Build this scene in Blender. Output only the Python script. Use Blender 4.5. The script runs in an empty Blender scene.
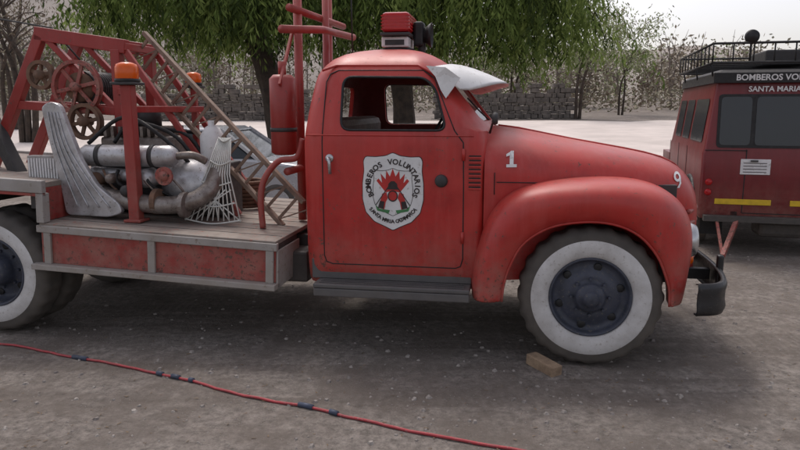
import bpy, bmesh, math, random
from mathutils import Vector, Matrix, noise
from mathutils.bvhtree import BVHTree
random.seed(7)
R=math.radians
scene=bpy.context.scene
scene.view_settings.view_transform='Standard'
scene.view_settings.look='None'
scene.view_settings.exposure=0
COL=scene.collection

# ------------------------------------------------------------------ materials
def newmat(name):
    m=bpy.data.materials.new(name); m.use_nodes=True
    nt=m.node_tree; b=nt.nodes['Principled BSDF']
    return m,nt,b
def N(nt,t,**k):
    n=nt.nodes.new(t)
    for a,v in k.items(): setattr(n,a,v)
    return n
def noise_tex(nt,scale,detail=4,rough=.6,coord='Object',vec=None):
    n=N(nt,'ShaderNodeTexNoise'); n.inputs['Scale'].default_value=scale
    n.inputs['Detail'].default_value=detail; n.inputs['Roughness'].default_value=rough
    if vec is None:
        tc=N(nt,'ShaderNodeTexCoord'); nt.links.new(tc.outputs[coord],n.inputs['Vector'])
    else: nt.links.new(vec,n.inputs['Vector'])
    return n
def ramp(nt,src,stops):
    r=N(nt,'ShaderNodeValToRGB'); e=r.color_ramp.elements
    while len(e)<len(stops): e.new(.5)
    for i,(p,c) in enumerate(stops):
        e[i].position=p; e[i].color=(c[0],c[1],c[2],1) if not isinstance(c,(int,float)) else (c,c,c,1)
    nt.links.new(src,r.inputs['Fac']); return r
def mix(nt,fac,a,b):
    m=N(nt,'ShaderNodeMix',data_type='RGBA')
    if isinstance(fac,(int,float)): m.inputs[0].default_value=fac
    else: nt.links.new(fac,m.inputs[0])
    for sock,v in ((m.inputs[6],a),(m.inputs[7],b)):
        if isinstance(v,tuple): sock.default_value=(v[0],v[1],v[2],1)
        else: nt.links.new(v,sock)
    return m.outputs[2]
def math_(nt,op,a,b=None,c=None):
    n=N(nt,'ShaderNodeMath',operation=op)
    for i,v in enumerate((a,b,c)):
        if v is None: continue
        if isinstance(v,(int,float)): n.inputs[i].default_value=v
        else: nt.links.new(v,n.inputs[i])
    return n.outputs[0]
def bump(nt,b,src,strength,dist=.01):
    bp=N(nt,'ShaderNodeBump'); bp.inputs['Strength'].default_value=strength; bp.inputs['Distance'].default_value=dist
    nt.links.new(src,bp.inputs['Height']); nt.links.new(bp.outputs[0],b.inputs['Normal'])
def surf(name,base,rough=.6,var=.25,scale=6,metal=0,bmp=.1,alt=None,dust=None,dustz=None,wear=None,spec=.5):
    m,nt,b=newmat(name)
    alt=alt or tuple(c*(1-var) for c in base)
    n=noise_tex(nt,scale)
    r=ramp(nt,n.outputs[0],[(.35,base),(.68,alt)])
    col=r.outputs[0]
    if wear:
        n2=noise_tex(nt,scale*6,5,.7); r2=ramp(nt,n2.outputs[0],[(.58,0.),(.67,1.)])
        col=mix(nt,r2.outputs[0],col,wear)
    if dust:
        tc=N(nt,'ShaderNodeTexCoord'); sp=N(nt,'ShaderNodeSeparateXYZ'); nt.links.new(tc.outputs['Object'],sp.inputs[0])
        z0,z1=dustz or (.4,1.0)
        mr=N(nt,'ShaderNodeMapRange'); nt.links.new(sp.outputs[2],mr.inputs[0])
        mr.inputs[1].default_value=z0; mr.inputs[2].default_value=z1; mr.inputs[3].default_value=.9; mr.inputs[4].default_value=.12
        n3=noise_tex(nt,9,5,.7)
        col=mix(nt,math_(nt,'MULTIPLY',mr.outputs[0],n3.outputs[0]),col,dust)
    nt.links.new(col,b.inputs['Base Color'])
    nr=noise_tex(nt,scale*3,3); rr=ramp(nt,nr.outputs[0],[(.3,max(rough-.12,0.02)),(.7,min(rough+.12,1))])
    nt.links.new(rr.outputs[0],b.inputs['Roughness'])
    b.inputs['Metallic'].default_value=metal
    b.inputs['Specular IOR Level'].default_value=spec
    if bmp: bump(nt,b,nr.outputs[0],bmp,.004)
    return m
def oldpaint(name,base,faded,rust,z0,z1,amount=1.0):
    """weathered vehicle enamel: sun-faded chalky areas, streaks, chips to primer, sky sheen painted on upward faces, rusty lower edges, soft dents"""
    m,nt,b=newmat(name)
    tc=N(nt,'ShaderNodeTexCoord'); obj=tc.outputs['Object']
    n1=noise_tex(nt,1.9,5,.65); f1=ramp(nt,n1.outputs[0],[(.38,0.),(.66,.75*amount)]).outputs[0]
    dk=noise_tex(nt,4.3,5,.68); f0=ramp(nt,dk.outputs[0],[(.42,0.),(.70,.7)]).outputs[0]
    col=mix(nt,f0,base,tuple(c*.58 for c in base))
    col=mix(nt,f1,col,faded)
    mp=N(nt,'ShaderNodeMapping'); mp.inputs['Scale'].default_value=(16,16,1.1); nt.links.new(obj,mp.inputs[0])
    st=noise_tex(nt,1,4,.6,vec=mp.outputs[0]); fs=ramp(nt,st.outputs[0],[(.50,0.),(.72,.34*amount)]).outputs[0]
    col=mix(nt,fs,col,tuple(c*.9+.04 for c in faded))
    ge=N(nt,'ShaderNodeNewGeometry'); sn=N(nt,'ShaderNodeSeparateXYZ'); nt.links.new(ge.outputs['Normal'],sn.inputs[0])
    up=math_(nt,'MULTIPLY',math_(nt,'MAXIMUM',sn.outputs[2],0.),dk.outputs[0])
    col=mix(nt,math_(nt,'MULTIPLY',up,.38*amount),col,(.44,.22,.18))  # pinkish sky reflection put into the colour of upward faces
    sp=N(nt,'ShaderNodeSeparateXYZ'); nt.links.new(obj,sp.inputs[0])
    mr=N(nt,'ShaderNodeMapRange'); nt.links.new(sp.outputs[2],mr.inputs[0])
    mr.inputs[1].default_value=z0; mr.inputs[2].default_value=z1; mr.inputs[3].default_value=1.; mr.inputs[4].default_value=0.
    n3=noise_tex(nt,7,5,.7)
    low=math_(nt,'MULTIPLY',mr.outputs[0],ramp(nt,n3.outputs[0],[(.35,0.1),(.65,.75)]).outputs[0])
    col=mix(nt,low,col,(.30,.16,.125))
    n4=noise_tex(nt,34,6,.74); thr=math_(nt,'MULTIPLY_ADD',mr.outputs[0],.08,n4.outputs[0])
    n5=noise_tex(nt,2.7,3,.5); thr=math_(nt,'MULTIPLY_ADD',n5.outputs[0],.24,thr)
    chip=ramp(nt,thr,[(.752,0.),(.778,1.)]).outputs[0]
    col=mix(nt,chip,col,rust)
    nt.links.new(col,b.inputs['Base Color'])
    rr=math_(nt,'ADD',math_(nt,'MULTIPLY',f1,.18),math_(nt,'MULTIPLY_ADD',low,.3,.36)); nt.links.new(rr,b.inputs['Roughness'])
    dn=noise_tex(nt,3.2,2,.45)
    bump(nt,b,math_(nt,'SUBTRACT',dn.outputs[0],math_(nt,'MULTIPLY',chip,.06)),.35,.02)
    return m
DUST=(.33,.27,.21)
M={}
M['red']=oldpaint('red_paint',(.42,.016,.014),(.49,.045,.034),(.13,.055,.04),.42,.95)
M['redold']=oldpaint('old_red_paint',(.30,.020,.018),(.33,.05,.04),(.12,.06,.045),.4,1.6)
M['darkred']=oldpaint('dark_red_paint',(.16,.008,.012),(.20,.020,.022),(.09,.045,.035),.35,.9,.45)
M['tire']=surf('tyre_rubber',(.032,.031,.031),.8,scale=12,bmp=.3,dust=(.19,.165,.14),dustz=(-.1,1.2))
M['white']=surf('whitewall_paint',(.66,.66,.66),.6,alt=(.48,.47,.46),scale=7,bmp=.15,wear=(.34,.32,.29),dust=(.4,.36,.32),dustz=(-.5,.2))
M['whitep']=surf('white_paint',(.74,.74,.74),.5,alt=(.60,.60,.60),scale=5,bmp=.05,wear=(.46,.44,.42))
M['rim']=surf('rim_paint',(.055,.062,.09),.55,alt=(.035,.04,.055),scale=9,bmp=.15,wear=(.12,.11,.10))
M['grey']=surf('grey_paint',(.36,.35,.35),.6,alt=(.25,.235,.22),scale=4,bmp=.2,dust=DUST,dustz=(.3,1.6),wear=(.16,.12,.10))
M['deck']=surf('deck_plate',(.29,.25,.215),.8,alt=(.18,.145,.125),scale=4,bmp=.4,wear=(.30,.12,.09))
M['dark']=surf('dark_metal',(.035,.034,.036),.6,scale=8,bmp=.2,dust=(.14,.12,.10),dustz=(.2,1.2))
M['bumper']=surf('bumper_black',(.018,.018,.020),.45,scale=8,bmp=.2,wear=(.05,.045,.04))
M['board']=surf('running_board',(.075,.075,.082),.6,alt=(.05,.05,.055),scale=6,bmp=.2,dust=(.20,.18,.16),dustz=(.3,.9))
M['black']=surf('black_rubber',(.012,.012,.013),.6,scale=8,bmp=.0)
M['seat']=surf('seat_vinyl',(.13,.075,.06),.6,alt=(.09,.055,.045),scale=8,bmp=.2)
M['inside']=surf('cab_interior',(.26,.05,.045),.7,scale=8,bmp=.1)
M['chrome']=surf('dull_chrome',(.55,.55,.56),.32,alt=(.42,.42,.43),scale=8,metal=.9,bmp=.1)
M['alu']=surf('galvanised_metal',(.58,.58,.60),.42,alt=(.34,.33,.33),scale=7,metal=.55,bmp=.3,wear=(.22,.19,.16))
M['pipe']=surf('pipe_metal',(.30,.27,.25),.45,alt=(.13,.10,.085),scale=9,metal=.6,bmp=.3,wear=(.10,.07,.05))
M['rust']=surf('rusty_metal',(.20,.11,.07),.85,alt=(.11,.07,.05),scale=12,bmp=.4)
M['ladder']=surf('ladder_metal',(.27,.19,.14),.7,alt=(.15,.10,.075),scale=12,bmp=.3)
M['wire']=surf('wire_white',(.66,.66,.62),.5,scale=12,bmp=0)
M['green']=surf('emblem_green',(.06,.22,.08),.6,scale=12,bmp=0)
M['ink']=surf('emblem_ink',(.03,.02,.02),.6,scale=12,bmp=0)
M['inkred']=surf('emblem_red',(.50,.03,.025),.6,scale=12,bmp=0)
M['yellow']=surf('yellow_reflector',(.72,.48,.02),.4,scale=12,bmp=0)
M['silver']=surf('silver_paint',(.5,.51,.53),.25,alt=(.45,.46,.48),scale=2,metal=.3,bmp=0)
M['wood']=surf('wood_block',(.36,.26,.17),.85,alt=(.22,.15,.10),scale=14,bmp=.4,wear=(.14,.10,.07))
M['hose']=surf('red_hose',(.42,.04,.05),.6,alt=(.28,.05,.055),scale=14,bmp=.1,wear=(.3,.2,.18))
M['hoseblue']=surf('hose_coupling',(.05,.065,.11),.6,alt=(.04,.05,.07),scale=14,bmp=.1)
M['stone']=surf('stone',(.15,.13,.115),.95,alt=(.075,.066,.06),scale=3,bmp=.5,wear=(.22,.19,.16))
M['bark']=surf('bark',(.07,.05,.038),.95,alt=(.032,.025,.02),scale=7,bmp=.9)
M['barkpale']=surf('pale_bark',(.22,.18,.15),.95,alt=(.14,.115,.10),scale=5,bmp=.3)
def glassmat(name,col,rough,trans):
    m,nt,b=newmat(name)
    b.inputs['Base Color'].default_value=(*col,1)
    b.inputs['Transmission Weight'].default_value=trans; b.inputs['IOR'].default_value=1.45
    n=noise_tex(nt,30,2); r=ramp(nt,n.outputs[0],[(.3,rough),(.8,rough+.12)]); nt.links.new(r.outputs[0],b.inputs['Roughness'])
    return m
M['glass']=glassmat('car_glass',(.03,.035,.04),.06,0)
M['lensr']=glassmat('red_lens',(.50,.012,.016),.12,.2)
M['lenso']=glassmat('orange_lens',(.80,.13,.01),.12,.2)
m,nt,b=newmat('windscreen_glass')
tr=N(nt,'ShaderNodeBsdfTransparent'); tr.inputs[0].default_value=(.85,.88,.87,1)
gl=N(nt,'ShaderNodeBsdfGlossy'); gl.inputs['Roughness'].default_value=.05
fr=N(nt,'ShaderNodeFresnel'); fr.inputs[0].default_value=1.6
nn=noise_tex(nt,8,2); ad=N(nt,'ShaderNodeMath',operation='MULTIPLY_ADD'); ad.inputs[1].default_value=.15
nt.links.new(nn.outputs[0],ad.inputs[0]); nt.links.new(fr.outputs[0],ad.inputs[2])
ms=N(nt,'ShaderNodeMixShader'); nt.links.new(ad.outputs[0],ms.inputs[0]); nt.links.new(tr.outputs[0],ms.inputs[1]); nt.links.new(gl.outputs[0],ms.inputs[2])
nt.links.new(ms.outputs[0],nt.nodes['Material Output'].inputs[0]); M['wglass']=m
def leafmat(name,c1,c2,tl=.35):
    m=bpy.data.materials.new(name); m.use_nodes=True; nt=m.node_tree; nt.nodes.remove(nt.nodes['Principled BSDF'])
    ge=N(nt,'ShaderNodeNewGeometry'); r=ramp(nt,ge.outputs['Random Per Island'],[(.1,c1),(.9,c2)])
    d=N(nt,'ShaderNodeBsdfDiffuse'); nt.links.new(r.outputs[0],d.inputs[0]); out=d.outputs[0]
    if tl:
        t=N(nt,'ShaderNodeBsdfTranslucent'); nt.links.new(r.outputs[0],t.inputs[0])
        ms=N(nt,'ShaderNodeMixShader'); ms.inputs[0].default_value=tl
        nt.links.new(d.outputs[0],ms.inputs[1]); nt.links.new(t.outputs[0],ms.inputs[2]); out=ms.outputs[0]
    nt.links.new(out,nt.nodes['Material Output'].inputs[0])
    return m
M['leaf1']=leafmat('leaf_light',(.27,.34,.11),(.17,.23,.065),.42)
M['leaf2']=leafmat('leaf_mid',(.145,.20,.058),(.095,.14,.04),.42)
M['leaf3']=leafmat('leaf_dark',(.065,.09,.03),(.04,.06,.022),.35)
M['dry1']=leafmat('dry_foliage_hazed',(.40,.35,.28),(.31,.28,.22),0)  # paler base colour carries the haze over far trees
M['dry2']=leafmat('dry_foliage_mid',(.27,.245,.185),(.22,.21,.15),0)
M['dry3']=leafmat('dry_foliage_brown',(.22,.175,.135),(.16,.13,.10),0)

# ------------------------------------------------------------------ geometry helpers
def empty(name,loc=(0,0,0),rz=0,parent=None,rot=None):
    e=bpy.data.objects.new(name,None); e.location=loc; e.rotation_euler=rot or (0,0,rz)
    e.empty_display_size=.2; COL.objects.link(e)
    if parent: e.parent=parent
    return e
def mk(name,verts,faces,mats,parent=None,smooth=False,idx=None,bevel=0,subsurf=0,solid=0):
    me=bpy.data.meshes.new(name); me.from_pydata([tuple(v) for v in verts],[],faces)
    if not isinstance(mats,(list,tuple)): mats=[mats]
    for m_ in mats: me.materials.append(m_)
    if idx: me.polygons.foreach_set('material_index',idx)
    if smooth: me.polygons.foreach_set('use_smooth',[True]*len(me.polygons))
    me.update()
    o=bpy.data.objects.new(name,me); COL.objects.link(o)
    if parent: o.parent=parent
    if solid:
        s=o.modifiers.new('s','SOLIDIFY'); s.thickness=solid; s.offset=-1
    if bevel:
        b_=o.modifiers.new('b','BEVEL'); b_.width=bevel; b_.segments=2; b_.limit_method='ANGLE'
    if subsurf:
        s=o.modifiers.new('ss','SUBSURF'); s.levels=subsurf; s.render_levels=subsurf
    return o
def fixn(o):
    bm=bmesh.new(); bm.from_mesh(o.data); bmesh.ops.recalc_face_normals(bm,faces=bm.faces); bm.to_mesh(o.data); bm.free(); return o
def box(name,x0,x1,y0,y1,z0,z1,mat,parent=None,bevel=.004):
    v=[(x,y,z) for z in (z0,z1) for y in (y0,y1) for x in (x0,x1)]
    f=[(0,2,3,1),(4,5,7,6),(0,1,5,4),(2,6,7,3),(0,4,6,2),(1,3,7,5)]
    return mk(name,v,f,mat,parent,bevel=bevel)
def beam(name,p,q,w,h,mat,parent=None,bevel=.003):
    p=Vector(p);q=Vector(q); d=(q-p).normalized()
    up=Vector((0,0,1)) if abs(d.z)<.95 else Vector((0,1,0))
    s=d.cross(up).normalized(); u=s.cross(d)
    v=[]
    for c in (p,q):
        for a_,b_ in ((-1,-1),(1,-1),(1,1),(-1,1)): v.append(c+s*a_*w/2+u*b_*h/2)
    f=[(0,3,2,1),(4,5,6,7),(0,1,5,4),(1,2,6,5),(2,3,7,6),(3,0,4,7)]
    return fixn(mk(name,v,f,mat,parent,bevel=bevel))
def tube(name,pts,r,mat,parent=None,n=10,caps=True,radii=None):
    pts=[Vector(p) for p in pts]; v=[];f=[]
    prev=None
    for i,p in enumerate(pts):
        d=(pts[min(i+1,len(pts)-1)]-pts[max(i-1,0)]).normalized()
        if prev is None:
            ref=Vector((0,0,1)) if abs(d.z)<.9 else Vector((1,0,0)); s=d.cross(ref).normalized()
        else: s=(prev-d*prev.dot(d)).normalized()
        prev=s; u=d.cross(s); rr=radii[i] if radii else r
        for k in range(n):
            t=2*math.pi*k/n; v.append(p+s*math.cos(t)*rr+u*math.sin(t)*rr)
    for i in range(len(pts)-1):
        for k in range(n):
            a_=i*n+k;b_=i*n+(k+1)%n; f.append((a_,a_+n,b_+n,b_))
    if caps:
        f.append(tuple(range(n))); f.append(tuple(reversed(range((len(pts)-1)*n,len(pts)*n))))
    return fixn(mk(name,v,f,mat,parent,smooth=True))
def smooth_path(pts,k=6):
    pts=[Vector(p) for p in pts]; out=[]
    for i in range(len(pts)-1):
        p0=pts[max(i-1,0)];p1=pts[i];p2=pts[i+1];p3=pts[min(i+2,len(pts)-1)]
        for j in range(k):
            t=j/k
            out.append(.5*((2*p1)+(-p0+p2)*t+(2*p0-5*p1+4*p2-p3)*t*t+(-p0+3*p1-3*p2+p3)*t**3))
    out.append(pts[-1]); return out
def resample(pts,n):
    P=smooth_path([(p[0],0,p[1]) for p in pts],8); L=[0]
    for i in range(1,len(P)): L.append(L[-1]+(P[i]-P[i-1]).length)
    out=[];j=0
    for i in range(n):
        t=L[-1]*i/(n-1)
        while j<len(L)-2 and L[j+1]<t: j+=1
        u=(t-L[j])/max(L[j+1]-L[j],1e-9); q=P[j].lerp(P[j+1],min(u,1)); out.append((q.x,q.z))
    return out
def prism(name,outline,y0,y1,mat,parent=None,bevel=0,axis='y'):
    n=len(outline)
    if axis=='y': v=[(p[0],y0,p[1]) for p in outline]+[(p[0],y1,p[1]) for p in outline]
    elif axis=='x': v=[(y0,p[0],p[1]) for p in outline]+[(y1,p[0],p[1]) for p in outline]
    else: v=[(p[0],p[1],y0) for p in outline]+[(p[0],p[1],y1) for p in outline]
    f=[tuple(range(n)),tuple(reversed(range(n,2*n)))]+[(i,i+n,(i+1)%n+n,(i+1)%n) for i in range(n)]
    return fixn(mk(name,v,f,mat,parent,bevel=bevel))
def lathe(name,prof,c,mats,parent=None,axis='y',flip=1,seg=48,idxs=None,lug=None,smooth=True):
    v=[];f=[];mi=[]
    for j,(r,h) in enumerate(prof):
        for k in range(seg):
            t=2*math.pi*k/seg; rr=r
            if lug and j in lug and (k//2)%2: rr-=lug[j]
            if axis=='y': v.append((c[0]+rr*math.cos(t),c[1]+h*flip,c[2]+rr*math.sin(t)))
            elif axis=='z': v.append((c[0]+rr*math.cos(t),c[1]+rr*math.sin(t),c[2]+h*flip))
            else: v.append((c[0]+h*flip,c[1]+rr*math.cos(t),c[2]+rr*math.sin(t)))
    for j in range(len(prof)-1):
        for k in range(seg):
            a_=j*seg+k;b_=j*seg+(k+1)%seg; f.append((a_,b_,b_+seg,a_+seg)); mi.append(idxs[j] if idxs else 0)
    o=mk(name,v,f,mats,parent,smooth=smooth,idx=mi); return fixn(o)
def text(name,s,loc,size,mat,parent,rz=0,extr=.0015,align='CENTER',rx=90,ry=0,bold=0):
    cu=bpy.data.curves.new(name,'FONT'); cu.body=s; cu.size=size; cu.extrude=extr; cu.align_x=align; cu.align_y='CENTER'
    cu.offset=bold; cu.resolution_u=3
    o=bpy.data.objects.new(name+'_tmp',cu); COL.objects.link(o)
    bpy.context.view_layer.update()
    dg=bpy.context.evaluated_depsgraph_get()
    me=bpy.data.meshes.new_from_object(o.evaluated_get(dg)); bpy.data.objects.remove(o)
    me.materials.clear(); me.materials.append(mat)
    t=bpy.data.objects.new(name,me); COL.objects.link(t); t.parent=parent
    t.matrix_local=Matrix.Translation(loc)@Matrix.Rotation(R(rz),4,'Z')@Matrix.Rotation(R(rx),4,'X')@Matrix.Rotation(R(ry),4,'Z')
    return t

def wheel(parent,name,cx,yo,Rr=.48,flip=1,kind='front',white=True,w=.24):
    e=empty(name,(cx,yo,Rr),0,parent)
    s=Rr/.48
    rb=.275*s
    prof=[(rb-.004,.036),(rb+.012,.014),(rb+.05,.001),(.385*s,.0),(.392*s,.004),(.43*s,.006),(.462*s,.028),(.478*s,.055),(.48*s,.07),(.48*s,w-.07),(.478*s,w-.055),(.462*s,w-.03),(.40*s,w-.01),(rb,w-.03)]
    ids=[1 if white else 0]*4+[0]*9
    lathe('tyre',prof,(0,0,0),[M['tire'],M['white']],e,flip=flip,seg=96,idxs=ids,lug={6:.006,7:.013,8:.014,9:.014,10:.013})
    if kind=='front':
        rp=[(rb,.038),(rb-.006,.024),(rb-.018,.026),(rb-.026,.06),(rb-.04,.085),(.20*s,.082),(.165*s,.055),(.125*s,.05),(.105*s,.055),(.098*s,.02),(.085*s,.005),(.055*s,.0),(.05*s,-.03),(.03*s,-.04),(0.001,-.042)]
        hr=.205*s; hy=.084; br=.125*s; by=.05
    else:
        rp=[(rb,.038),(rb-.006,.024),(rb-.018,.026),(rb-.03,.07),(rb-.04,.15),(.20*s,.155),(.16*s,.14),(.13*s,.14),(.12*s,.10),(.11*s,.02),(.095*s,.0),(.06*s,-.005),(0.001,-.006)]
        hr=.19*s; hy=.15; br=.145*s; by=.14
    lathe('rim',rp,(0,0,0),M['rim'],e,flip=flip,seg=64)
    for i in range(6):
        t=2*math.pi*i/6+.3
        c=(hr*math.cos(t),(hy-.012)*flip,hr*math.sin(t))
        lathe('hand_hole_%d'%i,[(.001,-.002),(.024*s,-.002),(.027*s,.0),(.027*s,.02)],c,M['black'],e,flip=flip,seg=16)
    for i in range(8):
        t=2*math.pi*i/8
        c=(br*math.cos(t),(by-.012)*flip,br*math.sin(t))
        lathe('wheel_nut_%d'%i,[(.001,-.008),(.010,-.008),(.012,0),(.012,.02)],c,M['rim'],e,flip=flip,seg=6,smooth=False)
    return e

# ================================================================== TRUCK
truck=empty('fire_truck',(1.26,4.23,0),R(-9.66))
T=truck
wheel(T,'front_wheel',0,.05,kind='front'); wheel(T,'front_wheel_far',0,1.95,flip=-1,kind='front')
wheel(T,'rear_wheel',-4.48,.0,kind='rear'); wheel(T,'rear_wheel_far',-4.48,2.0,flip=-1,kind='rear')
wheel(T,'rear_inner_wheel',-4.48,.28,kind='rear'); wheel(T,'rear_inner_wheel_far',-4.48,1.72,flip=-1,kind='rear')
tube('front_axle',[(0,.25,.45),(0,1.75,.45)],.045,M['dark'],T)
tube('rear_axle',[(-4.48,.3,.48),(-4.48,1.7,.48)],.08,M['dark'],T)
lathe('differential',[(.02,-.2),(.16,-.1),(.19,0),(.16,.1),(.02,.2)],(-4.48,1,.48),M['dark'],T)
for i,y in enumerate((.62,1.30)):
    box('frame_rail_%d'%i,-5.9,.72,y,y+.08,.56,.74,M['dark'],T)
for i,x in enumerate((-5.4,-4.0,-3.1,-2.1,-1.2,.3)):
    box('cross_member_%d'%i,x,x+.08,.70,1.30,.58,.70,M['dark'],T)
tube('drive_shaft',[(-4.5,1,.5),(-1.5,1,.62)],.04,M['dark'],T)
box('gearbox',-1.6,-.8,.78,1.22,.42,.74,M['dark'],T,.04)
box('engine_block',-.7,.4,.7,1.3,.52,1.1,M['dark'],T,.05)
box('fuel_tank',-1.85,-1.0,.30,.60,.36,.60,M['dark'],T,.03)
box('battery_box',-2.45,-2.05,.35,.6,.42,.66,M['dark'],T,.02)
for i,y in enumerate((.5,1.45)):
    for k in range(4): box('leaf_spring_%d_%d'%(i,k),-5.1+.12*k,-4.0-.12*k,y,y+.06,.60-.02*k,.615-.02*k,M['dark'],T,.002)

# ---- cab shell
zs=[.47,.52,.62,.75,.95,1.15,1.35,1.48,1.545,1.575,1.60,1.68,1.76,1.84,1.91,1.96,2.00,2.04,2.08,2.115,2.145,2.165,2.178]
W=[(.47,.80),(.52,.84),(.62,.862),(.75,.87),(1.45,.87),(1.55,.862),(1.60,.85),(1.76,.81),(1.91,.765),(1.96,.745),(2.0,.725),(2.04,.69),(2.08,.63),(2.115,.54),(2.145,.42),(2.165,.29),(2.178,.15)]
AB=[(.47,-2.0),(1.5,-2.02),(1.7,-2.0),(1.9,-1.97),(1.96,-1.955),(2.0,-1.935),(2.04,-1.905),(2.08,-1.86),(2.115,-1.80),(2.145,-1.72),(2.165,-1.64),(2.178,-1.56)]
AF=[(.47,-.72),(1.5,-.72),(1.575,-.70),(1.6,-.68),(1.91,-.93),(1.96,-.965),(2.0,-1.0),(2.04,-1.03),(2.08,-1.08),(2.115,-1.15),(2.145,-1.23),(2.165,-1.31),(2.178,-1.40)]
def itp(T_,z):
    if z<=T_[0][0]: return T_[0][1]
    for (z0,v0),(z1,v1) in zip(T_,T_[1:]):
        if z<=z1: return v0+(v1-v0)*(z-z0)/(z1-z0)
    return T_[-1][1]
RFA=[(.47,.05),(1.48,.06),(1.575,.10),(1.60,.20),(1.9,.19),(2.04,.18),(2.178,.08)]
RFB=[(.47,.06),(1.48,.08),(1.575,.3),(1.60,.52),(1.9,.48),(2.04,.42),(2.178,.1)]
RR=[(.47,.12),(1.5,.15),(2.04,.2),(2.178,.08)]
def section(z):
    w=itp(W,z);a0=itp(AB,z);a1=itp(AF,z);fa=itp(RFA,z);fb=min(itp(RFB,z),w*.9);rr=min(itp(RR,z),w*.9)
    half=[(a1,0.0)]
    for i in range(0,9):
        t=math.pi/2*i/8; half.append((a1-fa+fa*math.cos(t),(w-fb)+fb*math.sin(t)))
    x0=a1-fa;x1=a0+rr
    for i in range(1,10): half.append((x0+(x1-x0)*i/10,w))
    for i in range(0,9):
        t=math.pi/2*i/8; half.append((x1-rr*math.sin(t),(w-rr)+rr*math.cos(t)))
    half.append((a0,0.0))
    near=[(a,1-y,z) for a,y in half]; far=[(a,1+y,z) for a,y in half[1:-1]]
    return near+far[::-1]
V=[];F=[];n=None
for z in zs:
    s_=section(z); n=len(s_); V+=s_
for j in range(len(zs)-1):
    for k in range(n):
        a_=j*n+k;b_=j*n+(k+1)%n; F.append((a_,b_,b_+n,a_+n))
F.append(tuple(range((len(zs)-1)*n,len(zs)*n)))
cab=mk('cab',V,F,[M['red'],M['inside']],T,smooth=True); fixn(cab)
so=cab.modifiers.new('s','SOLIDIFY'); so.thickness=.035; so.offset=-1; so.material_offset=1; so.use_rim=True
def rounded(pts,r=.03,k=5):
    out=[];n_=len(pts)
    for i in range(n_):
        p=Vector(pts[i]); a_=Vector(pts[i-1]);b_=Vector(pts[(i+1)%n_])
        d1=(a_-p);d2=(b_-p); rr=min(r,d1.length*.45,d2.length*.45); s1=p+d1.normalized()*rr; s2=p+d2.normalized()*rr
        for j in range(k+1):
            t=j/k; out.append(tuple((1-t)**2*s1+2*t*(1-t)*p+t*t*s2))
    return out
WIN=rounded([(-1.72,1.58),(-1.72,1.945),(-1.15,1.935),(-1.07,1.86),(-.985,1.58)],.07)
cut=[]
cut.append(prism('cut1',WIN,-.3,2.3,M['red'],T))
cut.append(prism('cut2',rounded([(.36,1.64),(.40,1.91),(.975,1.93),(.975,1.64)],.06),-1.22,-.3,M['red'],T,axis='x'))
cut.append(prism('cut3',rounded([(1.64,1.64),(1.60,1.91),(1.025,1.93),(1.025,1.64)],.06),-1.22,-.3,M['red'],T,axis='x'))
cut.append(prism('cut4',rounded([(.48,1.62),(.52,1.90),(1.48,1.90),(1.52,1.62)],.08),-2.3,-1.8,M['red'],T,axis='x'))
for i,c_ in enumerate(cut):
    bo=cab.modifiers.new('b%d'%i,'BOOLEAN'); bo.operation='DIFFERENCE'; bo.object=c_; bo.solver='EXACT'
bpy.context.view_layer.update()
dg=bpy.context.evaluated_depsgraph_get()
me=bpy.data.meshes.new_from_object(cab.evaluated_get(dg)); cab.modifiers.clear(); cab.data=me
for c_ in cut: bpy.data.objects.remove(c_)
me.polygons.foreach_set('use_smooth',[True]*len(me.polygons))
try: me.set_sharp_from_angle(angle=R(35))
except Exception: pass
def side(z,off=0): return 1-itp(W,z)-off
def seam(name,pts,r=.005,mat='black'):
    for sgn,suf in ((0,''),(1,'_far')):
        P=[]
        for i in range(len(pts)-1):
            for j in range(8):
                t=j/8; P.append((pts[i][0]*(1-t)+pts[i+1][0]*t,pts[i][1]*(1-t)+pts[i+1][1]*t))
        P.append(pts[-1])
        tube(name+suf,[(x,side(z) if not sgn else 2-side(z),z) for x,z in P],r,M[mat],T,n=6)
seam('door_seam',[(-.93,1.58),(-.868,1.5),(-.862,1.2),(-.86,.70),(-.875,.645),(-.91,.63),(-1.79,.63),(-1.835,.645),(-1.85,.69),(-1.852,1.50),(-1.84,1.91),(-1.815,1.965),(-1.76,1.99),(-1.16,1.985),(-1.08,1.93),(-.93,1.58)],.0042)
seam('window_rubber',WIN+[WIN[0]],.009,'black')
seam('belt_moulding',[(-1.97,1.545),(-.80,1.545)],.006,'red')
seam('drip_rail',[(-1.88,1.99),(-1.78,2.025),(-1.2,2.02),(-1.05,1.94),(-.98,1.80)],.010,'red')
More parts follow.
